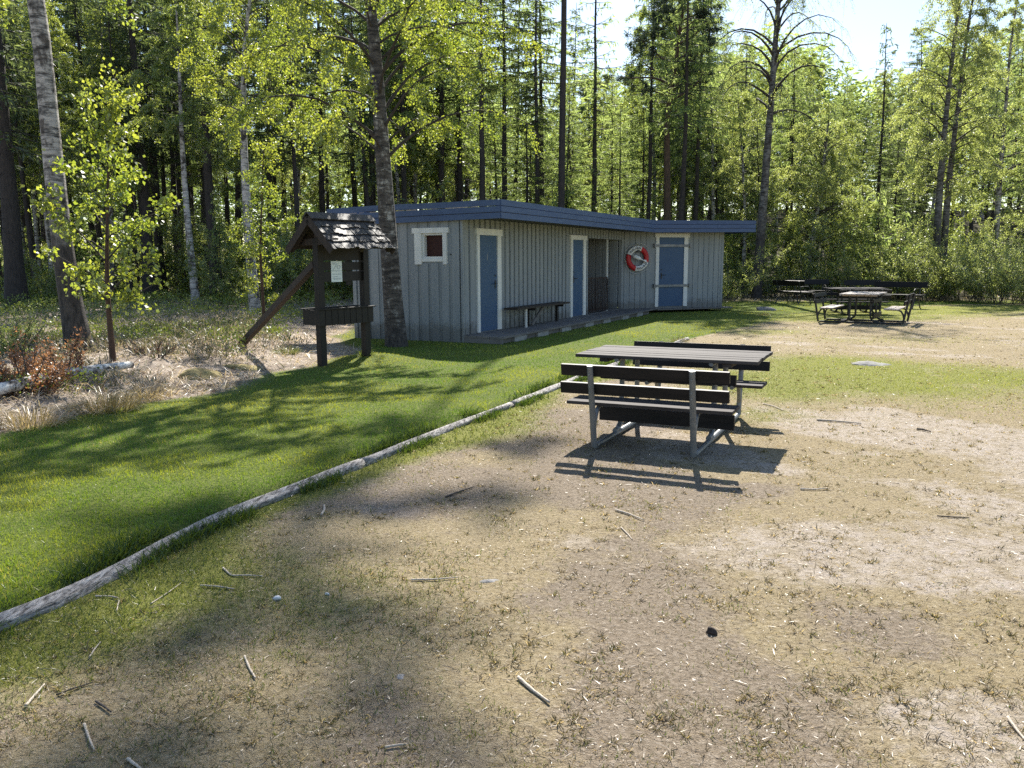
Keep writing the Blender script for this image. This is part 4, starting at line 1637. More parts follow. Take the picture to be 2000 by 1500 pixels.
# notice
nw = empty('notice', (*(S0 + SD * 0.345 + SQ * 0.0125), 1.475), 0, 'pale printed paper sheet pinned to the dark notice board', 'notice')
HO = np.array([*nw.location])
def NF(v):
    return np.stack([S0[0] + SD[0] * v[:, 0] + SQ[0] * v[:, 1] - HO[0], S0[1] + SD[1] * v[:, 0] + SQ[1] * v[:, 1] - HO[1], v[:, 2] - HO[2]], 1)
w = mb(NF)
w.box(0.235, 0.455, 0.011, 0.0135, 1.305, 1.62)
w.build('sheet', MAT['paper'], nw)
w = mb(NF)
for i, (a, b_, z) in enumerate(((0.27, 0.34, 1.59), (0.26, 0.36, 1.575), (0.26, 0.40, 1.47), (0.25, 0.43, 1.42), (0.26, 0.37, 1.385), (0.26, 0.42, 1.36), (0.27, 0.43, 1.345))):
    w.box(a, b_, 0.0140, 0.0146, z, z + 0.006)
w.bar((0.26, 0.0143, 1.47), (0.36, 0.0143, 1.585), 0.0006, 0.008, up=(0, 1, 0))
th = np.linspace(0, 2 * PI, 17)
for i in range(16):
    w.bar((0.385 + 0.032 * math.cos(th[i]), 0.0143, 1.53 + 0.028 * math.sin(th[i])), (0.385 + 0.032 * math.cos(th[i + 1]), 0.0143, 1.53 + 0.028 * math.sin(th[i + 1])), 0.0006, 0.012, up=(0, 1, 0))
w.build('print', MAT['ink'], nw)


# ------------------------------------------------------------------ picnic tables
def picnic_table(loc, ang, label, top='benchtop', backs='bench', tubes='steel'):
    """local x along the table, y from the near bench to the far bench"""
    e = empty('picnic_table', loc, ang, label, 'picnic table', 'picnic tables with attached benches')
    D = 1.99
    hp = 0.429
    r = 0.026
    for sx in (-1, 1):
        x = sx * hp
        f = MB()
        f.tube([(x, -0.126, 0.745), (x, -0.06, 0.38), (x, -0.012, 0.10), (x, 0.0, 0.03)], r, 10)
        f.tube([(x, D + 0.126, 0.745), (x, D + 0.06, 0.38), (x, D + 0.012, 0.10), (x, D, 0.03)], r, 10)
        f.tube([(x, 0.03, 0.032), (x, D - 0.03, 0.032)], r * 0.95, 10)
        for a, s in ((0.62, 1), (D - 0.62, -1)):
            f.tube([(x + 0.045 * sx * 0, a - s * 0.06, 0.062), (x, a + s * 0.02, 0.066), (x, a + s * 0.09, 0.10), (x, a + s * 0.125, 0.17), (x, a + s * 0.13, 0.30), (x, a + s * 0.14, 0.72)], r * 0.95, 10)
        for a, s in ((0.0, 1), (D, -1)):
            f.tube([(x, a - s * 0.015, 0.16), (x, a + s * 0.01, 0.26), (x, a + s * 0.06, 0.335), (x, a + s * 0.13, 0.365), (x, a + s * 0.42, 0.368)], r * 0.8, 8)
        f.tube([(x, 0.58, 0.715), (x, D - 0.58, 0.715)], r * 0.8, 8)
        for zc in (0.672, 0.722, 0.515, 0.563):
            for a, s in ((0.0, -1), (D, 1)):
                yy = a + s * (0.126 * (zc - 0.05) / 0.70)
                f.tube([(x, yy - s * 0.02, zc), (x, yy + s * 0.032, zc)], 0.009, 6)
        f.build('frame', MAT[tubes], e, smooth=False)
    t = MB()
    for i in range(6):
        y0 = 0.565 + i * 0.149
        t.box(-0.82 + rng.normal(0, 0.006), 0.82 + rng.normal(0, 0.006), y0, y0 + 0.131 + rng.normal(0, 0.002), 0.727 - 0.0, 0.757 + rng.normal(0, 0.0012))
    t.box(-0.60, -0.52, 0.60, 1.40, 0.69, 0.7265)
    t.box(0.52, 0.60, 0.60, 1.40, 0.69, 0.7265)
    t.build('tabletop', MAT[top], e, bevel=0.004)
    for a, s in ((0.0, 1), (D, -1)):
        b = MB()
        for i in range(2):
            ya, yb = sorted((a + s * (0.075 + i * 0.175), a + s * (0.235 + i * 0.175)))
            b.box(-0.715, 0.715, ya, yb, 0.372, 0.402 + rng.normal(0, 0.001))
        b.build('seat', MAT[top], e, bevel=0.004)
        for z0, z1 in ((0.648, 0.745), (0.490, 0.588)):
            k = MB()
            zc = (z0 + z1) / 2
            yc = a - s * (0.126 * (zc - 0.05) / 0.70 - 0.045)
            k.bar((-0.715 + rng.normal(0, 0.006), yc, zc), (0.715 + rng.normal(0, 0.006), yc, zc), 0.034, z1 - z0, up=(0, -s * 0.17, 1))
            k.build('backrest_board', MAT[backs], e, bevel=0.004)
    for z0, z1, yy in ((0.135, 0.265, 0.715), (0.525, 0.615, 0.735)):
        k = MB()
        k.box(-0.61, 0.63, yy - 0.075, yy - 0.035, z0, z1)
        k.build('cross_board', MAT[backs], e, bevel=0.004)
    return e


z_ = float(gz(1.09, 7.5))
picnic_table((1.092, 6.798, 0.0), -0.443, 'near dark picnic table with attached benches on the worn ground')
a2 = math.radians(58)
c2 = np.array([8.95, 21.15])
picnic_table((c2[0] + 0.99 * math.sin(a2), c2[1] - 0.99 * math.cos(a2), float(gz(*c2)) - 0.01), a2, 'far picnic table with a pale sunlit top seen from its end', top='paletop', tubes='iron')  # frame tubes coloured dark as iron to stand for shade on them
a3 = math.radians(-8)
c3 = np.array([10.15, 24.6])
picnic_table((c3[0] + 0.99 * math.sin(a3), c3[1] - 0.99 * math.cos(a3), float(gz(*c3)) - 0.01), a3, 'far picnic table with a dark top behind the pale topped one', tubes='iron')  # same tube frame, its shade again put into the dark colour


def park_bench(loc, ang, L, label):
    """local x along the bench, sitter faces -y"""
    e = empty('park_bench', loc, ang, label, 'park bench', 'park benches round the far picnic tables')
    for sx in (-1, 1):
        x = sx * (L / 2 - 0.22)
        f = MB()
        f.tube([(x, -0.30, 0.0), (x, -0.24, 0.14), (x, -0.14, 0.26), (x, -0.10, 0.36), (x, -0.24, 0.41)], 0.022, 7)
        f.tube([(x, 0.36, 0.0), (x, 0.26, 0.15), (x, 0.13, 0.26), (x, 0.10, 0.36), (x, 0.22, 0.44), (x, 0.27, 0.62), (x, 0.33, 0.84)], 0.022, 7)
        f.tube([(x, -0.24, 0.405), (x, 0.22, 0.405)], 0.02, 7)
        f.tube([(x, 0.27, 0.62), (x, 0.12, 0.64), (x, -0.14, 0.64), (x, -0.20, 0.60), (x, -0.16, 0.42)], 0.016, 7)
        f.build('leg', MAT['iron'], e)
    s = MB()
    for i in range(3):
        s.box(-L / 2, L / 2, -0.26 + i * 0.15, -0.125 + i * 0.15, 0.424, 0.458)
    s.build('seat', MAT['bench'], e, bevel=0.004)
    b = MB()
    b.bar((-L / 2, 0.283, 0.76), (L / 2, 0.283, 0.76), 0.034, 0.19, up=(0, 0.25, 1))
    b.build('backrest', MAT['bench'], e, bevel=0.004)
    return e


def pb(px, Y, ang, L, label):
    p = stand(px, Y)
    park_bench((p[0], p[1], p[2] - 0.01), ang, L, label)


pb(1551, 30.0, math.radians(118), 1.5, 'dark park bench standing turned to the side nearest the hut')
pb(1583, 30.8, math.radians(-6), 1.45, 'dark park bench beside the sideways turned bench left of the tables')
pb(1690, 29.5, math.radians(-4), 1.3, 'dark park bench straight behind the dark topped picnic table')
pb(1752, 27.2, math.radians(-46), 1.7, 'dark park bench at the right end of the far bench group')


# ------------------------------------------------------------------ stones, logs, twigs
import bmesh


def rock(name, loc, sx, sy, sz, seed, mat, label, cat='stone', rz=0.0, rough=0.35, sub=4):
    bm = bmesh.new()
    bmesh.ops.create_icosphere(bm, subdivisions=sub, radius=1.0)
    P = np.array([v.co[:] for v in bm.verts])
    d = 1 + rough * (vnoise(P[:, 0] + P[:, 2] * 0.7, P[:, 1] - P[:, 2] * 0.5, 1.3, seed) - 0.5) * 2 + rough * 0.35 * (vnoise(P[:, 0] * 3 + P[:, 2] * 2, P[:, 1] * 3 + P[:, 2] * 2, 1.5, seed + 5) - 0.5)
    P = P * d[:, None] * np.array([sx, sy, sz])
    for v, p in zip(bm.verts, P):
        v.co = p
    for f in bm.faces:
        f.smooth = True
    me = bpy.data.meshes.new(name)
    bm.to_mesh(me)
    bm.free()
    me.materials.append(mat)
    o = mesh_obj(name, me, label=label, cat=cat)
    o.location = loc
    o.rotation_euler = (0, 0, rz)
    return o


def on(px, py, dz=0.0):
    p = spot(px, py)
    return (p[0], p[1], p[2] + dz)


rock('boulder', on(1499, 606, -0.02), 0.33, 0.25, 0.14, 3, MAT['stone'], 'low grey boulder in the grass beside the far end of the hut')
rock('flat_stone', on(1700, 712, -0.03), 0.30, 0.20, 0.07, 8, MAT['stone'], 'flat grey stone lying in the green patch right of the picnic table', rz=-0.5)
rock('buried_stone', on(783, 1321, -0.014), 0.035, 0.026, 0.020, 12, MAT['stone'], 'small grey stone sunk flush in the mossy soil near the bottom edge', sub=3)
rock('buried_stone', on(956, 1135, -0.018), 0.06, 0.04, 0.026, 14, MAT['stone'], 'larger of the flush buried stones on the sandy strip below the picnic table', sub=3)
rock('stone_chip', on(541, 1171, 0.006), 0.018, 0.013, 0.012, 15, MAT['chip'], 'bright white angular chip of stone on the dark soil', rough=0.6, sub=2)
rock('stone_chip', on(640, 1162, 0.004), 0.012, 0.010, 0.008, 17, MAT['chip'], 'smaller whitish stone chip just right of the bright white one', rough=0.6, sub=2)
rock('pine_cone', on(1386, 1239, 0.010), 0.022, 0.016, 0.014, 19, MAT['cone'], 'dark pine cone alone on the open sandy ground', 'cone', rough=0.8, sub=3)
rock('mossy_hummock', on(388, 735, -0.05), 0.30, 0.26, 0.15, 23, MAT['moss'], 'rounded mossy yellow hummock at the edge of the lawn', 'hummock', rough=0.3)
rock('mossy_hummock', on(470, 716, -0.06), 0.40, 0.24, 0.11, 29, MAT['moss'], 'lower flatter mossy hummock right of the rounded yellow one', 'hummock', rough=0.3)


def log_between(name, pts, rad, mat, label, cat, n=10, wob=0.15):
    pts = np.asarray(pts, float)
    K = max(8, 6 * len(pts))
    u = np.linspace(0, 1, K)
    tt = np.linspace(0, 1, len(pts))
    P = np.stack([np.interp(u, tt, pts[:, i]) for i in range(3)], 1)
    for _ in range(2):
        P[1:-1] = (P[:-2] + 2 * P[1:-1] + P[2:]) / 4
    base = P[0].copy()
    r = np.interp(u, np.linspace(0, 1, len(np.atleast_1d(rad))), np.atleast_1d(rad)) * (1 + wob * (rng.random(K) - 0.5))
    b = MB()
    b.tube(P - base, r, n)
    o = b.build(name, mat, smooth=True, label=label, cat=cat)
    o.location = base
    return o


def on3(px, py, dz):
    p = spot(px, py)
    return np.array([p[0], p[1], p[2] + dz])


log_between('fallen_birch_log', [on3(-60, 792, 0.10), on3(40, 774, 0.13), on3(130, 753, 0.15), on3(258, 730, 0.12)], [0.06, 0.068, 0.065, 0.045], MAT['whitelog'], 'fallen white birch log lying in the dry grass at the left edge', 'log', 12)
log_between('fallen_branch', [on3(318, 694, 0.02), on3(352, 684, 0.10), on3(392, 673, 0.20), on3(416, 664, 0.30)], [0.014, 0.012, 0.009, 0.004], MAT['darktwig'], 'dark dead branch sticking out of the straw beside the mossy hummock', 'branch', 6)

TW = [
    ([(1012, 1327), (1040, 1352), (1073, 1376)], 0.009, 'reed', 'thickest pale dry stick on the ground near the bottom edge'),
    ([(478, 1285), (487, 1308), (499, 1328)], 0.0065, 'reed', 'short pale stick on the mossy soil between bottom edge and timber edging'),
    ([(50, 1383), (68, 1362), (87, 1340)], 0.007, 'reed', 'pale split stick near the lower left corner'),
    ([(165, 1418), (174, 1445), (184, 1468)], 0.006, 'reed', 'pale stick pointing at the bottom edge near the left corner'),
    ([(294, 1182), (324, 1163), (354, 1141)], 0.0045, 'reed', 'thin straight pale stalk in the grass below the timber edging'),
    ([(392, 1146), (425, 1148), (458, 1153)], 0.006, 'reed', 'flat brown stick just under the bent pale reed stalk'),
    ([(436, 1112), (452, 1127), (485, 1126), (513, 1128)], 0.006, 'reed', 'bent pale reed stalk beside the tall edging grass'),
    ([(186, 1167), (215, 1167), (234, 1171), (228, 1196)], 0.0055, 'reed', 'hooked pale stick in the green tufts near the left edge'),
    ([(803, 1135), (850, 1134), (895, 1130)], 0.006, 'reed', 'long dry stick lying crosswise on the sandy soil in mid foreground'),
    ([(1202, 998), (1228, 1006), (1257, 1018)], 0.008, 'reed', 'pale bark stick lying in front of the near picnic table'),
    ([(1213, 1032), (1226, 1045), (1235, 1056)], 0.005, 'reed', 'thin curved twig below the pale bark stick'),
    ([(175, 1287), (184, 1272), (196, 1257)], 0.005, 'reed', 'short pale straw piece above the two dark twigs'),
    ([(110, 1360), (145, 1347), (183, 1335)], 0.004, 'darktwig', 'thin dark twig on bare soil near the left corner'),
    ([(187, 1373), (203, 1383), (217, 1394)], 0.006, 'darktwig', 'stubby dark twig near the left corner'),
    ([(250, 1487), (259, 1494), (275, 1506)], 0.008, 'reed', 'tan stick cut by the bottom edge of the view'),
    ([(1968, 1405), (1984, 1428), (2004, 1452)], 0.007, 'reed', 'pale flat stick at the lower right edge'),
    ([(870, 973), (898, 962), (926, 953)], 0.008, 'darktwig', 'brown twig lying below the far bend of the edging'),
    ([(628, 1008), (634, 998), (633, 989)], 0.010, 'reed', 'curled dry leaf sheath standing beside the edging'),
    ([(1563, 957), (1590, 958), (1616, 956)], 0.008, 'reed', 'straight stick right of the picnic table shadow'),
    ([(1595, 822), (1640, 825), (1682, 829)], 0.012, 'reed', 'long pale stick at the edge of the green patch behind the table'),
    ([(752, 1463), (775, 1459), (796, 1457)], 0.0055, 'reed', 'whitish stick lying flat at the bottom of the view'),
    ([(1790, 840), (1803, 841), (1817, 845)], 0.012, 'darktwig', 'dark bark piece on the pale ground at the right'),
    ([(1490, 790), (1512, 795), (1530, 803)], 0.008, 'reed', 'dry stick by the right end of the picnic bench'),
    ([(1830, 1010), (1860, 1012), (1893, 1013)], 0.006, 'darktwig', 'thin dark stick on the open ground at far right'),
]
for pts, r, mt, lab in TW:
    r = r * 0.8
    q = [on3(a, b_, r * 0.8 + 0.004) for a, b_ in pts]
    log_between('dry_stick', q, [r, r * 0.9, r * 0.6], MAT[mt], lab, 'stick', 7, 0.25)['group'] = 'dry sticks on the ground'


# tussocks of dry grass at the heath edge
def tussock(px, py, n, h, w, label, c1, c2, seed):
    g = np.random.default_rng(seed)
    p = spot(px, py)
    r = w * np.sqrt(g.random(n)) * 0.35
    a = g.uniform(0, 2 * PI, n)
    az = a + g.normal(0, 0.5, n)
    el = np.clip(1.45 - r / (w * 0.35) * 0.8 + g.normal(0, 0.2, n), 0.1, 1.5)
    b = blades(r * np.cos(a), r * np.sin(a), 0 * r - 0.02, g.uniform(0.5, 1.1, n) * h, np.full(n, 0.006), az, el, mixcol(c1, c2, g.random(n)), bend=0.9)
    o = blade_obj('grass_tussock', [b], MAT['herb'], label=label, cat='tussock', group='tussocks of dry grass at the heath edge')
    o.location = p


STR = ((0.20, 0.16, 0.09), (0.55, 0.46, 0.33))
tussock(205, 800, 560, 0.34, 0.9, 'large spreading dry grass tussock in front of the white birch log', (0.15, 0.125, 0.055), (0.48, 0.40, 0.25), 1)
tussock(285, 776, 380, 0.28, 0.7, 'smaller straw tussock just right of the large spreading one', *STR, 2)
tussock(60, 830, 420, 0.36, 0.8, 'straw tussock at the left edge below the rusty shrub', *STR, 3)
tussock(560, 690, 260, 0.25, 0.5, 'green tipped tussock on the straw left of the notice board post', (0.08, 0.13, 0.03), (0.3, 0.3, 0.12), 4)
tussock(712, 694, 160, 0.20, 0.28, 'fresh green tussock at the foot of the far notice board post', (0.08, 0.14, 0.02), (0.24, 0.28, 0.06), 5)
tussock(1325, 668, 130, 0.25, 0.35, 'dry tussock at the far end of the timber edging', (0.10, 0.11, 0.03), (0.40, 0.34, 0.2), 6)
tussock(1492, 616, 120, 0.2, 0.4, 'thin tussock in front of the low grey boulder', (0.10, 0.11, 0.03), (0.40, 0.34, 0.2), 7)

# ------------------------------------------------------------------ trees: those one can name
def path(pix, Y, z0=None):
    """trunk axis through photo pixels at depth Y, relative to its foot"""
    P = [at(a, b_, Y) for a, b_ in pix]
    p0 = spot(*pix[0]) if z0 is None else np.array([P[0][0], Y, z0])
    return P


def named(fn, pix, Y, top_extra, label, name='birch_tree', group=None, **kw):
    """tree whose trunk follows pixels of the photo at depth Y and runs on above the frame"""
    foot = stand(pix[0][0], Y)
    P = [np.array([foot[0], Y, foot[2] - 0.12])]
    for a, b_ in pix[1:]:
        P.append(at(a, b_, Y))
    if top_extra is not None:
        P.append(P[-1] + np.array(top_extra))
    P = np.array(P)
    # even out the spacing
    seg = np.r_[0, np.cumsum(np.linalg.norm(np.diff(P, axis=0), axis=1))]
    u = np.linspace(0, seg[-1], 12)
    P = np.stack([np.interp(u, seg, P[:, i]) for i in range(3)], 1)
    pair = fn(trunk=P - P[0], **kw)
    return plant(name, pair, P[0], label=label, group=group)


foot_b = spot(148, 688)
Yb = foot_b[1]
named(lambda **k: gen_birch(1, **k), [(148, 688), (128, 545), (112, 400), (95, 230), (76, 0)], Yb, (-0.9, 0.2, 6.0),
      'large leaning old birch with a dark cracked foot at the left', r0=0.172, nb=26, base=0.50, spread=2.8, nleaf=7000, leaf=0.058, droop=0.9, elev=0.5, bark='birch_dark', rtop=0.35, flare=1.55)
foot_c = spot(772, 676)
Yc = foot_c[1]
prof_c = lambda q: 0.9 + 0.3 * math.sin(PI * min(1, q * 1.3)) - 0.9 * q
named(lambda **k: gen_birch(4, **k), [(772, 676), (764, 540), (754, 400), (744, 250), (734, 110), (724, 0)], Yc, (-0.4, 0.3, 3.4),
      'tall birch with hanging yellow green foliage beside the hut gable', r0=0.20, nb=54, base=0.35, spread=3.2, nleaf=50000, leaf=0.045, droop=1.0, elev=0.62, bark='birch_mottled', rtop=0.2, profile=prof_c, limb=0.009,
      twigs=(10, 16), flare=1.2, bmin=0.4)
p = spot(210, 707)
named(lambda **k: gen_birch(7, **k), [(210, 707), (208, 560), (210, 400), (214, 190)], p[1], None,
      'young bright leaved birch sapling with a thin brown stem at the left', 'birch_sapling', r0=0.044, nb=30, base=0.20, spread=1.06, nleaf=4600, leaf=0.060, droop=0.15, elev=0.75, bark='stem', rtop=0.1,
      twigs=(5, 8), twig_len=(0.15, 0.4), profile=lambda q: 0.95 - 0.75 * max(0, q - 0.25) if q > 0.15 else 0.75, flare=1.15)
named(lambda **k: gen_birch(9, **k), [(381, 575), (368, 450), (356, 300), (348, 80)], 27.5, (0, 0, 1.5),
      'slim white birch with a rounded crown left of the notice board', r0=0.135, nb=36, base=0.52, spread=2.2, nleaf=32000, leaf=0.050, droop=0.8, elev=0.4, bark='birch_pale', lmat='leaf_mid')
named(lambda **k: gen_birch(10, **k), [(497, 602), (487, 480), (476, 300), (474, 120), (486, 0)], 22.0, (0.4, 0, 1.6),
      'pale slender birch whose top bends right, standing left of the notice board brace', r0=0.145, nb=44, base=0.5, spread=2.3, nleaf=19000, leaf=0.052, droop=0.85, elev=0.5, bark='birch_pale', lmat='leaf')
named(lambda **k: gen_birch(12, **k), [(513, 617), (508, 500), (511, 400), (515, 285)], 19.0, None,
      'young thin stemmed birch behind the notice board brace', 'birch_sapling', r0=0.042, nb=30, base=0.12, spread=1.1, nleaf=5000, leaf=0.048, droop=0.2, elev=0.75, bark='stem', rtop=0.1,
      twigs=(5, 8), twig_len=(0.2, 0.5), lmat='leaf', profile=lambda q: 0.9 - 0.6 * q, flare=1.1)
named(lambda **k: gen_birch(14, **k), [(1478, 583), (1484, 480), (1492, 380), (1502, 250), (1512, 120), (1520, 0)], 34.0, (0.3, 0, 4.0),
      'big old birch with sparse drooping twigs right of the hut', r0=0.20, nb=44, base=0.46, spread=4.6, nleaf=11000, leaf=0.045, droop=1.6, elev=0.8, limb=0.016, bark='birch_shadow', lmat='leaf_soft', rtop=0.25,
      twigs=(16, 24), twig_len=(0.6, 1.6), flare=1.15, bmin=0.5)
named(lambda **k: gen_birch(15, **k), [(1577, 560), (1582, 500), (1590, 440), (1606, 350), (1618, 240)], 36.5, None,
      'dense yellow green birch with a crooked stem behind the far benches', r0=0.17, nb=64, base=0.16, spread=3.0, nleaf=52000, leaf=0.058, droop=0.75, elev=0.5, bark='birch', lmat='leaf_soft', rtop=0.2,
      twigs=(9, 14), profile=lambda q: 1.0 - 0.55 * q if q > 0.12 else 0.75, flare=1.1)
named(lambda **k: gen_birch(16, **k), [(1826, 480), (1834, 380), (1848, 220), (1866, 60), (1872, 0)], 33.0, (0.3, 0, 2.6),
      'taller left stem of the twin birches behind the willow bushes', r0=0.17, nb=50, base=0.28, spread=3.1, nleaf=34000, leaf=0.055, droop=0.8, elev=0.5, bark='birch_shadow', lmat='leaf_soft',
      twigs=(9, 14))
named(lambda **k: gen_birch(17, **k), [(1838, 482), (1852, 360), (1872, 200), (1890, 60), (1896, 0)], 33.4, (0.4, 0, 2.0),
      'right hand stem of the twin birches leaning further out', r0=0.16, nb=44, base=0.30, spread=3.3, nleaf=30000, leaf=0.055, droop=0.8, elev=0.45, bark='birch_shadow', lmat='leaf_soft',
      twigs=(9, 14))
named(lambda **k: gen_birch(18, **k), [(1395, 500), (1393, 400), (1392, 300), (1388, 180)], 41.0, (0, 0, 1.5),
      'thin whitish birch stem rising behind the right end of the hut roof', r0=0.12, nb=30, base=0.4, spread=1.8, nleaf=12000, leaf=0.052, droop=0.6, elev=0.6, bark='birch_pale', lmat='leaf_soft')
named(lambda **k: gen_birch(19, **k), [(1450, 560), (1456, 440), (1450, 300), (1440, 190)], 38.5, (0, 0, 0.5),
      'leafy pale green birch filling the gap left of the big sparse birch', r0=0.11, nb=44, base=0.25, spread=2.1, nleaf=24000, leaf=0.054, droop=0.6, elev=0.55, bark='birch', lmat='leaf_soft')
named(lambda **k: gen_birch(20, **k), [(1940, 520), (1950, 380), (1965, 200), (1975, 60)], 36.0, (0.2, 0, 1.6),
      'broad leafy birch at the right edge behind the willow bushes', r0=0.15, nb=48, base=0.25, spread=3.2, nleaf=32000, leaf=0.055, droop=0.7, elev=0.5, bark='birch_dark', lmat='leaf_soft')


def gen_pine(seed, trunk, r0, nb=26, base=0.5, spread=3.0, bark='pinebark', clump=90):
    g = np.random.default_rng(seed)
    T = Tubes()
    P = np.asarray(trunk, float)
    u = np.linspace(0, 1, len(P))
    T.add(P, r0 * (1 - 0.8 * u), 10)
    C, D, L = [], [], []
    for i in range(nb):
        t = base + (1 - base) * (i + g.random()) / nb
        p0 = np.array([np.interp(t, u, P[:, k]) for k in range(3)])
        az = i * 2.4 + g.normal(0, 0.5)
        l = spread * g.uniform(0.5, 1.1) * (1 - 0.5 * (t - base) / (1 - base))
        e = g.uniform(0.15, 0.7)
        pts = [p0]
        n = 7
        for j in range(n - 1):
            pts.append(pts[-1] + l / (n - 1) * np.array([math.cos(az) * math.cos(e), math.sin(az) * math.cos(e), math.sin(e)]))
            e += g.normal(-0.03, 0.18)
            az += g.normal(0, 0.2)
        pts = np.array(pts)
        T.add(pts, np.linspace(0.05 * r0 / 0.2 * (0.5 + l / 4), 0.008, n), 5)
        for _ in range(int(g.integers(7, 12))):
            s = g.uniform(0.4, 1) * (n - 1)
            j = min(int(s), n - 2)
            b0 = pts[j] + (pts[j + 1] - pts[j]) * (s - j)
            dv = g.normal(0, 0.6, 3) + np.array([math.cos(az), math.sin(az), 0.35])
            dv /= np.linalg.norm(dv)
            tip = b0 + dv * g.uniform(0.2, 0.7)
            T.add(np.array([b0, tip]), [0.010, 0.004], 3)
            c = b0 + (tip - b0) * g.uniform(0.35, 1.05, (clump, 1)) + g.normal(0, 0.05, (clump, 3))
            C.append(c)
            d = g.normal(size=(clump, 3)) + dv * 0.9
            D.append(d)
            L.append(g.uniform(0.08, 0.17, clump))
    C = np.concatenate(C)
    D = np.concatenate(D)
    L = np.concatenate(L)
    v, f = leaf_quads(C, D, L, 0.030, 0.0, g)
    lm = raw_mesh('pine_crown', v, [f], [MAT['needle_pine']], attrs={'var': ('FLOAT', np.repeat(g.random(len(C)), 4))})
    return T.mesh('pine_trunk', MAT[bark]), lm


named(lambda **k: gen_pine(31, **k), [(1303, 530), (1303, 420), (1303, 300), (1302, 210), (1318, 140), (1330, 40)], 36.0, (0.3, 0, 2.0),
      'forked pine with a reddish trunk and dark crown above the hut roof', 'pine_tree', r0=0.20, nb=30, base=0.60, spread=2.7)


for px_, Y_, h_, sd_, lb_ in ((1096, 32.0, 28.6, 51, 'very tall straight pine trunk above the middle of the hut roof'),):
    p = stand(px_, Y_)
    pr = gen_pine(sd_, wiggle(h_, 0.3, 0.2, 10, sd_), 0.145, 24, 0.785, 2.1, 'sprucebark', 75)
    plant('pine_tree', pr, (p[0], p[1], p[2] - 0.1), 0.4, label=lb_)


def slim(trunk, seed, r0, base, spread, **kw):
    """spruce on a given axis"""
    tr, lm = gen_spruce(seed, np.linalg.norm(trunk[-1] - trunk[0]), r0, base, spread, **kw)
    return tr, lm


def spruce_at(px, Y, h, r0, base, spread, label, seed, name='spruce_tree', lean=0.0, group=None, **kw):
    p = stand(px, Y)
    pair = gen_spruce(seed, h, r0, base, spread, **kw)
    return plant(name, pair, (p[0], p[1], p[2] - 0.1), rng.uniform(0, 6), label=label, tilt=(0, lean), group=group)


spruce_at(1263, 37.5, 15.5, 0.13, 0.45, 1.5, 'tall straight bare stemmed spruce next to the forked pine', 41, dens=0.6, droop=0.6)
spruce_at(1330, 41.0, 17.0, 0.13, 0.35, 1.7, 'dark spruce directly behind the forked pine', 42)
spruce_at(1158, 36.0, 15.0, 0.15, 0.42, 1.7, 'spruce trunk above the second blue door of the hut', 43, mat='needle_light', dens=0.8)
spruce_at(1448, 44.0, 13.0, 0.12, 0.2, 1.6, 'pointed spruce top showing in the sky left of the big sparse birch', 44)
spruce_at(1707, 41.0, 12.4, 0.12, 0.12, 1.6, 'narrow pointed spruce standing alone against the bright sky gap', 45)
spruce_at(1740, 44.0, 10.0, 0.12, 0.10, 1.9, 'broad dark spruce at the foot of the bright sky gap', 46)
spruce_at(1050, 36.0, 14.5, 0.15, 0.5, 1.6, 'dark spruce trunk above the wall bench of the hut', 53, dens=0.9)
spruce_at(942, 35.0, 15.5, 0.17, 0.50, 1.8, 'spruce trunk rising behind the front corner of the hut roof', 47, mat='needle_light', dens=0.8)
spruce_at(30, 26.0, 17.0, 0.30, 0.30, 2.4, 'thickest dark spruce trunk at the far left edge', 48, lean=-0.04, dead=80)
spruce_at(422, 30.0, 15.0, 0.20, 0.42, 1.9, 'dark spruce trunk right of the slim white birch', 49)
spruce_at(292, 31.0, 15.5, 0.24, 0.40, 2.0, 'stout dark spruce trunk behind the bright leaved sapling', 50)
spruce_at(318, 33.5, 16.0, 0.17, 0.42, 1.9, 'thinner dark spruce trunk close beside the stout one behind the sapling', 51)

# ------------------------------------------------------------------ the forest
protoS = [gen_spruce(60 + i, 15.0, 0.14, b_, 2.0, dens=2.1, wid=0.04, step=0.36, dead=70) for i, b_ in enumerate((0.36, 0.42, 0.47, 0.53))]
protoL = [gen_spruce(70 + i, 14.5, 0.13, b_, 2.3, mat='needle_light', dens=2.0, wid=0.036, droop=0.45, step=0.38, dead=60) for i, b_ in enumerate((0.34, 0.40, 0.46))]
protoB = [gen_birch(80 + i, wiggle(12.5, 0.5, 0.35, 8, 80 + i), 0.115, nb=46, base=0.30, spread=2.4, nleaf=38000, leaf=0.056, droop=0.75, elev=0.55, lmat=lm, bark='birch_pale' if i == 0 else 'birch')
          for i, lm in enumerate(('leaf_mid', 'leaf_soft', 'leaf_mid'))]
protoU = [gen_bush(90 + i, 3.0, 1.6, stems=8, nleaf=8000, leaf=0.046, lmat=lm, arch=0.25, r=0.013) for i, lm in enumerate(('leaf_mid', 'leaf_bush', 'leaf_mid'))]
protoY = [gen_spruce(95 + i, 3.6, 0.04, 0.04, 0.95, mat='needle_light', dens=1.5, step=0.22, wid=0.045, dead=0) for i in range(2)]


def zone(px):
    return 0 if px < 640 else (1 if px < 1400 else 2)


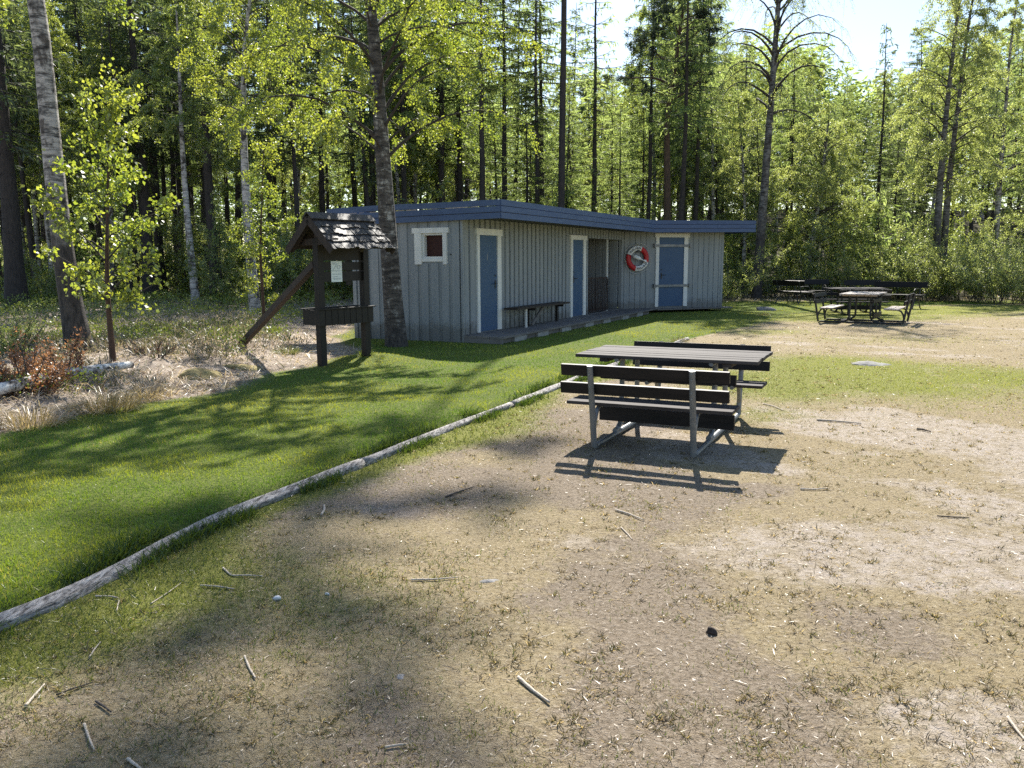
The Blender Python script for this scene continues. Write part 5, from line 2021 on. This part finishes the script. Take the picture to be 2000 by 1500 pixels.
LAB = {
    'spruce': ['dark spruce among the crowded trunks of the forest beyond the heath', 'dark spruce in the forest rising behind the hut roof', 'dark spruce in the shady forest behind the willow bushes'],
    'larch': ['feathery light green conifer in the forest beyond the heath', 'feathery light green conifer rising behind the hut roof', 'feathery light green conifer behind the far benches'],
    'birch': ['leafy birch standing between dark trunks beyond the heath', 'leafy birch among the conifers behind the hut', 'leafy birch in the wood behind the willow bushes'],
    'sapling': ['sunlit leafy sapling on the forest floor beyond the heath', 'leafy sapling under the trees behind the hut', 'leafy sapling in the undergrowth behind the far benches'],
}
GRP = ['trees of the forest beyond the heath', 'trees of the forest behind the hut', 'trees of the wood behind the willow bushes']
placed = []


def free(x, y, d):
    for a, b_ in placed:
        if (a - x) ** 2 + (b_ - y) ** 2 < d * d:
            return False
    placed.append((x, y))
    return True


CNT = 0
tries = 0
while CNT < 290 and tries < 9000:
    tries += 1
    Y = 30.5 + 56 * rng.random() ** 1.2
    px = rng.uniform(-260, 2260)
    X = (px - 1000) / 1638 * Y
    if px > 1380 and Y < 39:
        continue
    if 620 < px < 1380 and Y < 33.5:
        continue
    hmax = min(0.90 * (Y - 16.5), 21.0)
    if px < 640:
        hmax = min(0.90 * (Y - 17.5), 21.0)
    if px > 1400:
        hmax = min(hmax, 1.6 + 0.255 * Y)
    # keep the bright gap in the sky, and let the sun reach the clearing through it
    if 1590 < px < 1790:
        hmax = min(hmax, 1.6 + 0.155 * Y)
    if 480 < px < 720 and Y > 50 and rng.random() < 0.7:
        continue
    if 1180 < px < 1255:
        hmax = min(hmax, 1.6 + 0.22 * Y)
    if 960 < px < 1260 and rng.random() < 0.8:
        hmax = min(hmax, 1.6 + 0.23 * Y)
    if 1370 < px < 1500:
        hmax = min(hmax, 1.6 + 0.20 * Y)
    if hmax < 6.0 or not free(X, Y, 1.15):
        continue
    h = hmax * rng.uniform(0.82, 1.0)
    z = zone(px)
    u = rng.random()
    pl, pb_ = ((0.18, 0.15), (0.68, 0.17), (0.40, 0.32))[z]
    kind = 'larch' if u < pl else ('birch' if u < pl + pb_ else 'spruce')
    if kind == 'birch':
        pr, h0, nm = protoB[rng.integers(3)], 12.5, 'birch_tree'
        h = min(h, 14.5)
    elif kind == 'larch':
        pr, h0, nm = protoL[rng.integers(3)], 14.5, 'conifer_tree'
    else:
        pr, h0, nm = protoS[rng.integers(4)], 15.0, 'spruce_tree'
    s = h / h0
    sxy = s * rng.uniform(0.85, 1.1) if s > 0.8 else s * 1.1
    e = plant(nm, pr, (X, Y, float(gz(X, Y)) - 0.1), rng.uniform(0, 6.28), 1.0, LAB[kind][z], 'tree', GRP[z], tilt=(rng.normal(0, 0.02), rng.normal(0, 0.02)))
    e.scale = (sxy, sxy, s)
    CNT += 1

k = 0
tries = 0
while k < 130 and tries < 3000:
    tries += 1
    px = rng.uniform(-150, 2150)
    Y = rng.uniform(27, 52)
    if px < 250 and Y < 30:
        continue
    if px > 640 and Y < 32:
        continue
    X = (px - 1000) / 1638 * Y
    if not free(X, Y, 0.8):
        continue
    z = zone(px)
    yo = rng.random() < (0.12, 0.30, 0.18)[z]
    pr = protoY[rng.integers(2)] if yo else protoU[rng.integers(3)]
    e = plant('young_spruce' if yo else 'leafy_sapling', pr, (X, Y, float(gz(X, Y)) - 0.05), rng.uniform(0, 6.28), rng.uniform(0.6, 1.5),
              ('small light green spruce on the forest floor beyond the heath', 'small light green spruce under the trees behind the hut', 'small light green spruce in the undergrowth behind the far benches')[z] if yo else LAB['sapling'][z],
              'sapling', GRP[z].replace('trees', 'saplings'), names=('trunk', 'crown'))
    k += 1


# the far wood behind everything, one dark mass of needles and leaves
g = np.random.default_rng(300)
n = 150000
px = g.uniform(-700, 2700, n)
Y = g.uniform(88, 108, n)
X = (px - 1000) / 1638 * Y
top = 11 + 7 * vnoise(X, Y * 0, 0.22, 3) + 3 * vnoise(X, Y * 0, 0.9, 5) - np.where((px > 1600) & (px < 1780), 4, 0)
zz = gz(X, Y) + top * g.random(n) ** 0.8
d = g.normal(size=(n, 3))
d[:, 2] *= 0.5
v, f = leaf_quads(np.stack([X, Y, zz], 1), d, g.uniform(0.5, 1.2, n), g.uniform(0.14, 0.34, n), 0.08, g)
me = raw_mesh('far_woods', v, [f], [MAT['needle_light']], attrs={'var': ('FLOAT', np.repeat(np.clip(vnoise(X, zz, 0.5) + g.normal(0, 0.15, n), 0, 1), 4))})
mesh_obj('far_woods', me, label='far off wood closing the view behind all the trunks', cat='woods', kind='stuff')


# ------------------------------------------------------------------ bushes one can name
def bush_at(px, Y, h, w, label, seed, nleaf=7000, lmat='leaf_bush', stems=26, arch=0.5, leaf=0.05, bark='twig', name='willow_bush', cat='bush', group=None, py=None):
    p = stand(px, Y) if py is None else spot(px, py)
    return plant(name, gen_bush(seed, h, w, stems, nleaf, leaf, lmat, bark, arch), (p[0], p[1], p[2] - 0.03), rng.uniform(0, 6), 1.0, label, cat, group, names=('stems', 'leaves'))


bush_at(1748, 33.0, 3.3, 1.9, 'tall yellow green bush with one straight stem behind the far benches', 201, 9000, 'leaf_soft', 16, 0.3)
bush_at(1690, 32.5, 2.0, 1.6, 'low rounded yellow green bush left of the tall straight stemmed one', 202, 5000, 'leaf_soft', 18, 0.4)
bush_at(1815, 31.5, 2.6, 2.4, 'wide grey green willow bush right of the far benches', 203, 11000, 'leaf_bush', 34, 0.7)
bush_at(1880, 31.0, 3.0, 3.0, 'largest willow bush with arching bare stems near the right edge', 204, 13000, 'leaf_bush', 44, 0.9)
bush_at(1955, 29.5, 2.6, 2.8, 'dense twiggy willow bush touching the right edge', 205, 12000, 'leaf_bush', 46, 0.9)
bush_at(2040, 29.0, 2.9, 2.8, 'willow bush cut off by the right edge of the view', 206, 11000, 'leaf_bush', 40, 0.9)
bush_at(1640, 33.5, 1.6, 1.5, 'small pale bush behind the gap between the two bench pairs', 207, 3600, 'leaf_soft', 16, 0.4)
bush_at(1540, 34.5, 2.1, 1.8, 'fresh green bush right of the big sparse birch', 208, 5200, 'leaf_soft', 18, 0.4)
bush_at(1598, 35.0, 1.8, 1.8, 'pale green bush under the crooked stemmed birch', 209, 4500, 'leaf_soft', 18, 0.4)
bush_at(1432, 32.0, 2.4, 1.3, 'slender pale young tree against the right end wall of the hut', 210, 4200, 'leaf_soft', 9, 0.25, name='young_tree', cat='sapling')
bush_at(1512, 36.5, 1.3, 1.4, 'low bush just behind the foot of the big sparse birch', 211, 3000, 'leaf_soft', 14, 0.4)
bush_at(46, 9.6, 0.60, 0.75, 'rusty orange leaved shrub over the fallen birch log', 220, 3800, 'rust', 20, 0.35, 0.030, py=770)
bush_at(118, 10.2, 0.6, 0.5, 'thin rusty shrub at the foot of the large leaning birch', 221, 2800, 'rust', 9, 0.3, 0.028, py=748)
bush_at(18, 11.4, 0.7, 0.7, 'low olive and orange shrub at the left edge behind the rusty one', 222, 5200, 'leaf_bush', 18, 0.4, 0.028, py=700)
bush_at(300, 690, 0.28, 0.9, 'low brown brushwood heap in the straw right of the sapling', 223, 500, 'rust', 30, 0.9, 0.014, 'darktwig', 'brushwood', 'brushwood', py=692)
bush_at(120, 29.0, 1.9, 2.2, 'dark green forest edge bush behind the large leaning birch', 224, 5200, 'leaf_mid', 18, 0.4, 0.055, name='forest_bush')
bush_at(70, 27.5, 1.7, 2.2, 'dark green bush beside the thickest spruce trunk', 225, 5000, 'leaf_mid', 18, 0.4, 0.055, name='forest_bush')
bush_at(815, 30.0, 4.6, 1.5, 'sunlit young birch thicket showing above the gable end of the hut roof', 226, 6500, 'leaf', 8, 0.2, 0.06, name='birch_thicket')
bush_at(590, 31.0, 2.6, 2.2, 'bright leafy thicket seen under the notice board roof', 227, 6500, 'leaf_mid', 14, 0.3, 0.055, name='birch_thicket')
bush_at(655, 33.0, 2.4, 2.2, 'leafy thicket seen between the notice board posts', 228, 6000, 'leaf_mid', 14, 0.3, 0.055, name='birch_thicket')
bush_at(545, 29.0, 2.2, 1.8, 'bright leafy thicket above the lower half of the brace', 229, 5000, 'leaf_mid', 12, 0.3, 0.055, name='birch_thicket')

# ------------------------------------------------------------------ light
EL = math.radians(42)
AZ = math.radians(7)
sv = Vector((math.sin(AZ) * math.cos(EL), math.cos(AZ) * math.cos(EL), math.sin(EL)))
ld = bpy.data.lights.new('sun', 'SUN')
ld.energy = 5.0
ld.angle = math.radians(0.53)
ld.color = (1.0, 0.95, 0.86)
lo = bpy.data.objects.new('sun', ld)
lo.rotation_euler = sv.to_track_quat('Z', 'Y').to_euler()
lo.location = (0, 0, 60)
COL.objects.link(lo)
wd = bpy.data.worlds.new('World')
scene.world = wd
wd.use_nodes = True
nt = wd.node_tree
bg = nt.nodes['Background']
sky = nt.nodes.new('ShaderNodeTexSky')
sky.sky_type = 'NISHITA'
sky.sun_disc = False
sky.sun_elevation = EL
sky.sun_rotation = AZ
sky.air_density = 1.0
sky.dust_density = 0.4
sky.ozone_density = 1.0
nt.links.new(sky.outputs[0], bg.inputs[0])
bg.inputs[1].default_value = 0.09

scene.view_settings.view_transform = 'Standard'
scene.view_settings.look = 'None'
scene.view_settings.exposure = 1.12
scene.view_settings.gamma = 1.0
scene.render.engine = 'CYCLES'
cy = scene.cycles
cy.max_bounces = 8
cy.diffuse_bounces = 4
cy.glossy_bounces = 2
cy.transmission_bounces = 4
cy.transparent_max_bounces = 4
cy.caustics_reflective = False
cy.caustics_refractive = False
cy.use_denoising = False
cy.sample_clamp_indirect = 6.0
scene.render.film_transparent = False
